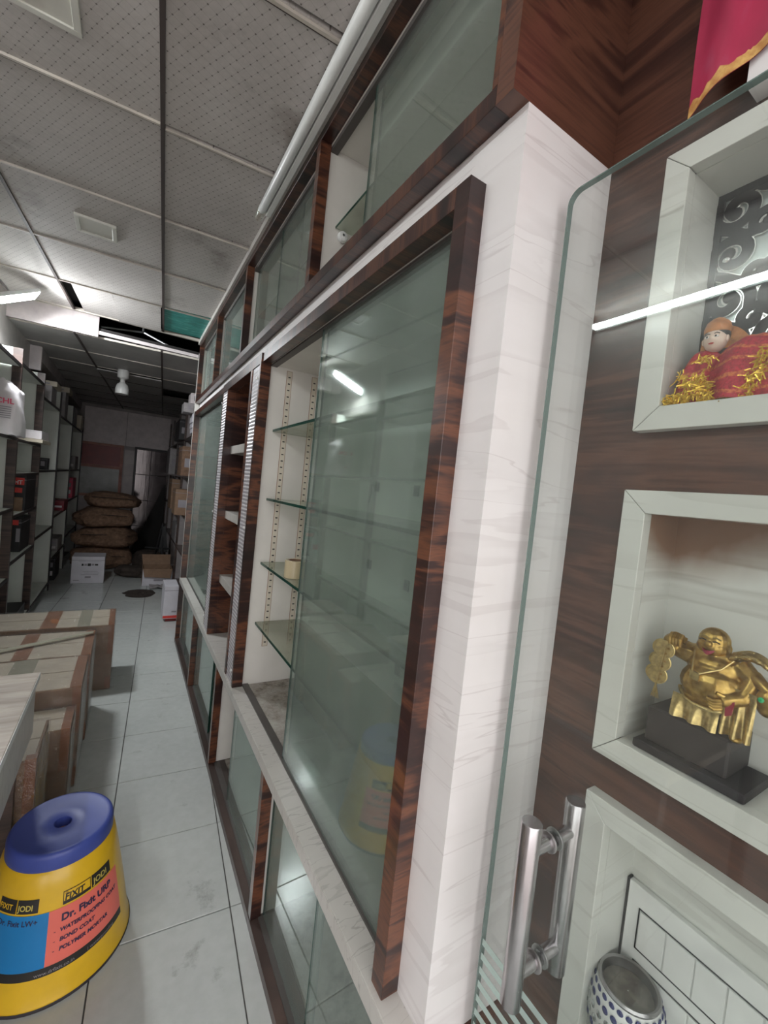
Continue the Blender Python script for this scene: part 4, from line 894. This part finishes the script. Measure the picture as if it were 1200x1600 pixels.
bx(.36, .50, 6.1185, 6.1198, .06, .085).build('print', 'print_grey', oc)
def litter(name, label, c, r, mat, seed):
    mb = MB().grid(lambda u, v: (c[0]+r*(u-.5)*2, c[1]+r*(v-.5)*1.4, .012+.04*max(0, noise.noise(Vector((u*4+seed, v*4, seed))))), 14, 10); tag(mb.build(name, mat, smooth=False), label, 'litter')
du = tag(MB().grid(lambda u, v: (.20+.17*v*(1+.25*noise.noise(Vector((math.cos(2*PI*u)*2, math.sin(2*PI*u)*2, 1))))*math.cos(2*PI*u), 5.75+.2*v*math.sin(2*PI*u), .0012+.016*max(0, noise.noise(Vector((u*9, v*7, 7)))+.2)*(1-v)), 28, 8).build('dust_heap', 'gunny_dark', smooth=True), 'low brown heap of swept dust on the rear floor tiles', 'dust'); du['kind'] = 'stuff'
litter('plastic_scrap', 'crumpled grey plastic scrap in front of the open carton', (.44, 6.02), .13, 'grey_carton', 2)
k = thing('metal_tripod', 'black folding stand leaning by the right rear rack', 'stand', (.45, 6.7, 0))
for a, b in (((.48, 6.58, .02), (.45, 6.7, .75)), ((.55, 6.8, .02), (.45, 6.7, .75)), ((.35, 6.75, .02), (.45, 6.7, .75)), ((.25, 6.62, .42), (.56, 6.66, .40))): MB().tube([a, b], .012, 8).build('leg', 'black', k)
MB().prism([(.42, 6.68, .35), (.54, 6.68, .35), (.49, 6.68, .72), (.46, 6.68, .72)], (0, -.02, 0), (0, .02, 0)).build('stand_plate', 'black', k)
lean = tag(MB().prism([(.10, 8.45, .003), (.56, 8.45, .003), (.565, 8.45, 1.25), (.545, 8.45, 1.25)], (0, 0, 0), (0, .03, 0)).build('leaning_sheet', 'void'), 'dark triangular sheet leaning in front of the sheet door', 'sheet')

# right rear rack past the end of the cabinets
rk = thing('rear_rack', 'cluttered dark rack beyond the end of the glass cabinets', 'rack', (.70, 6.0, 0))
for y in (4.30, 5.2, 6.1, 7.0, 7.9, 8.6):
    bx(.575, .600, y-.015, y+.015, .001, 2.35).build('post', 'walnut_dull', rk); bx(.60, XR-.02, y-.008, y+.008, .001, 2.35).build('divider', 'plaster_dark', rk)
for z in (.10, .55, 1.0, 1.46, 1.93): bx(.575, XR-.02, 4.2, 8.62, z-.018, z).build('shelf', 'walnut_dull', rk)
bx(XR-.02, XR-.01, 4.2, 8.62, .001, 2.35).build('back_panel', 'plaster_dark', rk)
bx(.452, .60, 4.123, 4.140, .001, 2.55).build('end_panel', 'cabinet_white', rk)
rr = random.Random(11)
st_ = [('pinkish carton, topmost of the stack beside the cabinet end', .50, .80, 2.235, 2.345, 'fascia_panel'), ('wide grey carton second from the top of the stack', .44, .80, 2.135, 2.233, 'grey_carton'),
       ('white carton with two dark marks in the stack', .53, .80, 2.04, 2.133, 'white_carton'), ('white carton with black bars in the stack', .535, .80, 1.985, 2.038, 'white_carton'), ('lowest white carton of the stack on the rack', .54, .80, 1.931, 1.983, 'white_carton')]
for nm, x0, x1, z0, z1, mt in st_:
    carton2('stacked_carton', nm, 'box', x0, x1, 4.95, 5.18, z0, z1, mt, [(.10+.17*i, .2+.17*i, .25, .75, 'print_black' if i % 2 else 'print_grey') for i in range(5)], 'cartons stacked on the rear rack')
ORD = ('nearest', 'second nearest', 'third', 'fourth', 'farthest')
for i in range(6):
    sh = (.55, 1.0, 1.46)[i % 3]; y = 4.42+.30*(i//3)+(i % 3)*.02+(.14 if 4.42+.32*(i//3) > 5.0 else 0)
    h = rr.uniform(.12, .30); w = rr.uniform(.06, .12)
    nm = thing('shelf_bottle' if i % 2 else 'shelf_jar', ORD[i//3]+' '+['dark', 'pale', 'grey'][i % 3]+' '+('bottle' if i % 2 else 'jar')+' on the '+('lower', 'middle', 'upper')[i % 3]+' shelf of the rear rack', 'bottle' if i % 2 else 'jar', (.64, y, sh), 'jars and bottles on the rear rack')
    MB().lathe([(w*.45, .001), (w*.5, .01), (w*.5, h*.7), (w*.25, h*.85), (w*.25, h)], (.64, y, sh), 14).build('vessel', ('gunny_dark', 'white_carton', 'grey_carton')[i % 3], nm, smooth=True)
    MB().lathe([(w*.28, h*.93), (w*.28, h+.012)], (.64, y, sh), 14).build('cap', 'black' if i % 2 else 'maroon_paint', nm)
for lb_, x0, y0, y1, z0, z1, mt in (('brown carton jutting from the middle shelf of the rear rack', .47, 5.40, 5.75, 1.0, 1.30, 'cardboard'), ('dark brown box on the upper shelf of the rear rack', .50, 5.35, 5.80, 1.46, 1.80, 'gunny'),
      ('long grey carton on the low shelf of the rear rack', .58, 6.25, 6.80, .55, .80, 'grey_carton'), ('tall brown carton farther along the rear rack', .49, 6.25, 6.7, 1.0, 1.40, 'cardboard'), ('dark carton near the far end of the rear rack', .50, 7.15, 7.7, 1.46, 1.85, 'grey_carton'), ('black box on the top board of the rear rack', .52, 6.2, 6.8, 1.931, 2.2, 'black')):
    carton2('rack_carton', lb_, 'box', x0, .80, y0, y1, z0, z1, mt, [(.1, .6, .3, .6, 'print_grey')], 'cartons along the rear rack')
carton2('upright_panel', 'pale bluish board standing at the end of the cabinets', 'board', .462, .565, 4.148, 4.175, 0, 1.93, 'white_carton')
carton2('red_striped_carton', 'white carton with a red band on the floor at the cabinet end', 'box', .375, .50, 4.6, 4.9, 0.03, .36, 'white_carton', [(.0, 1, .02, .10, 'print_scarlet'), (.6, .95, .2, .24, 'print_grey')])
carton2('grey_flat_box', 'grey box under the red-banded carton', 'box', .40, .50, 4.62, 4.9, 0, .029, 'maroon_paint')
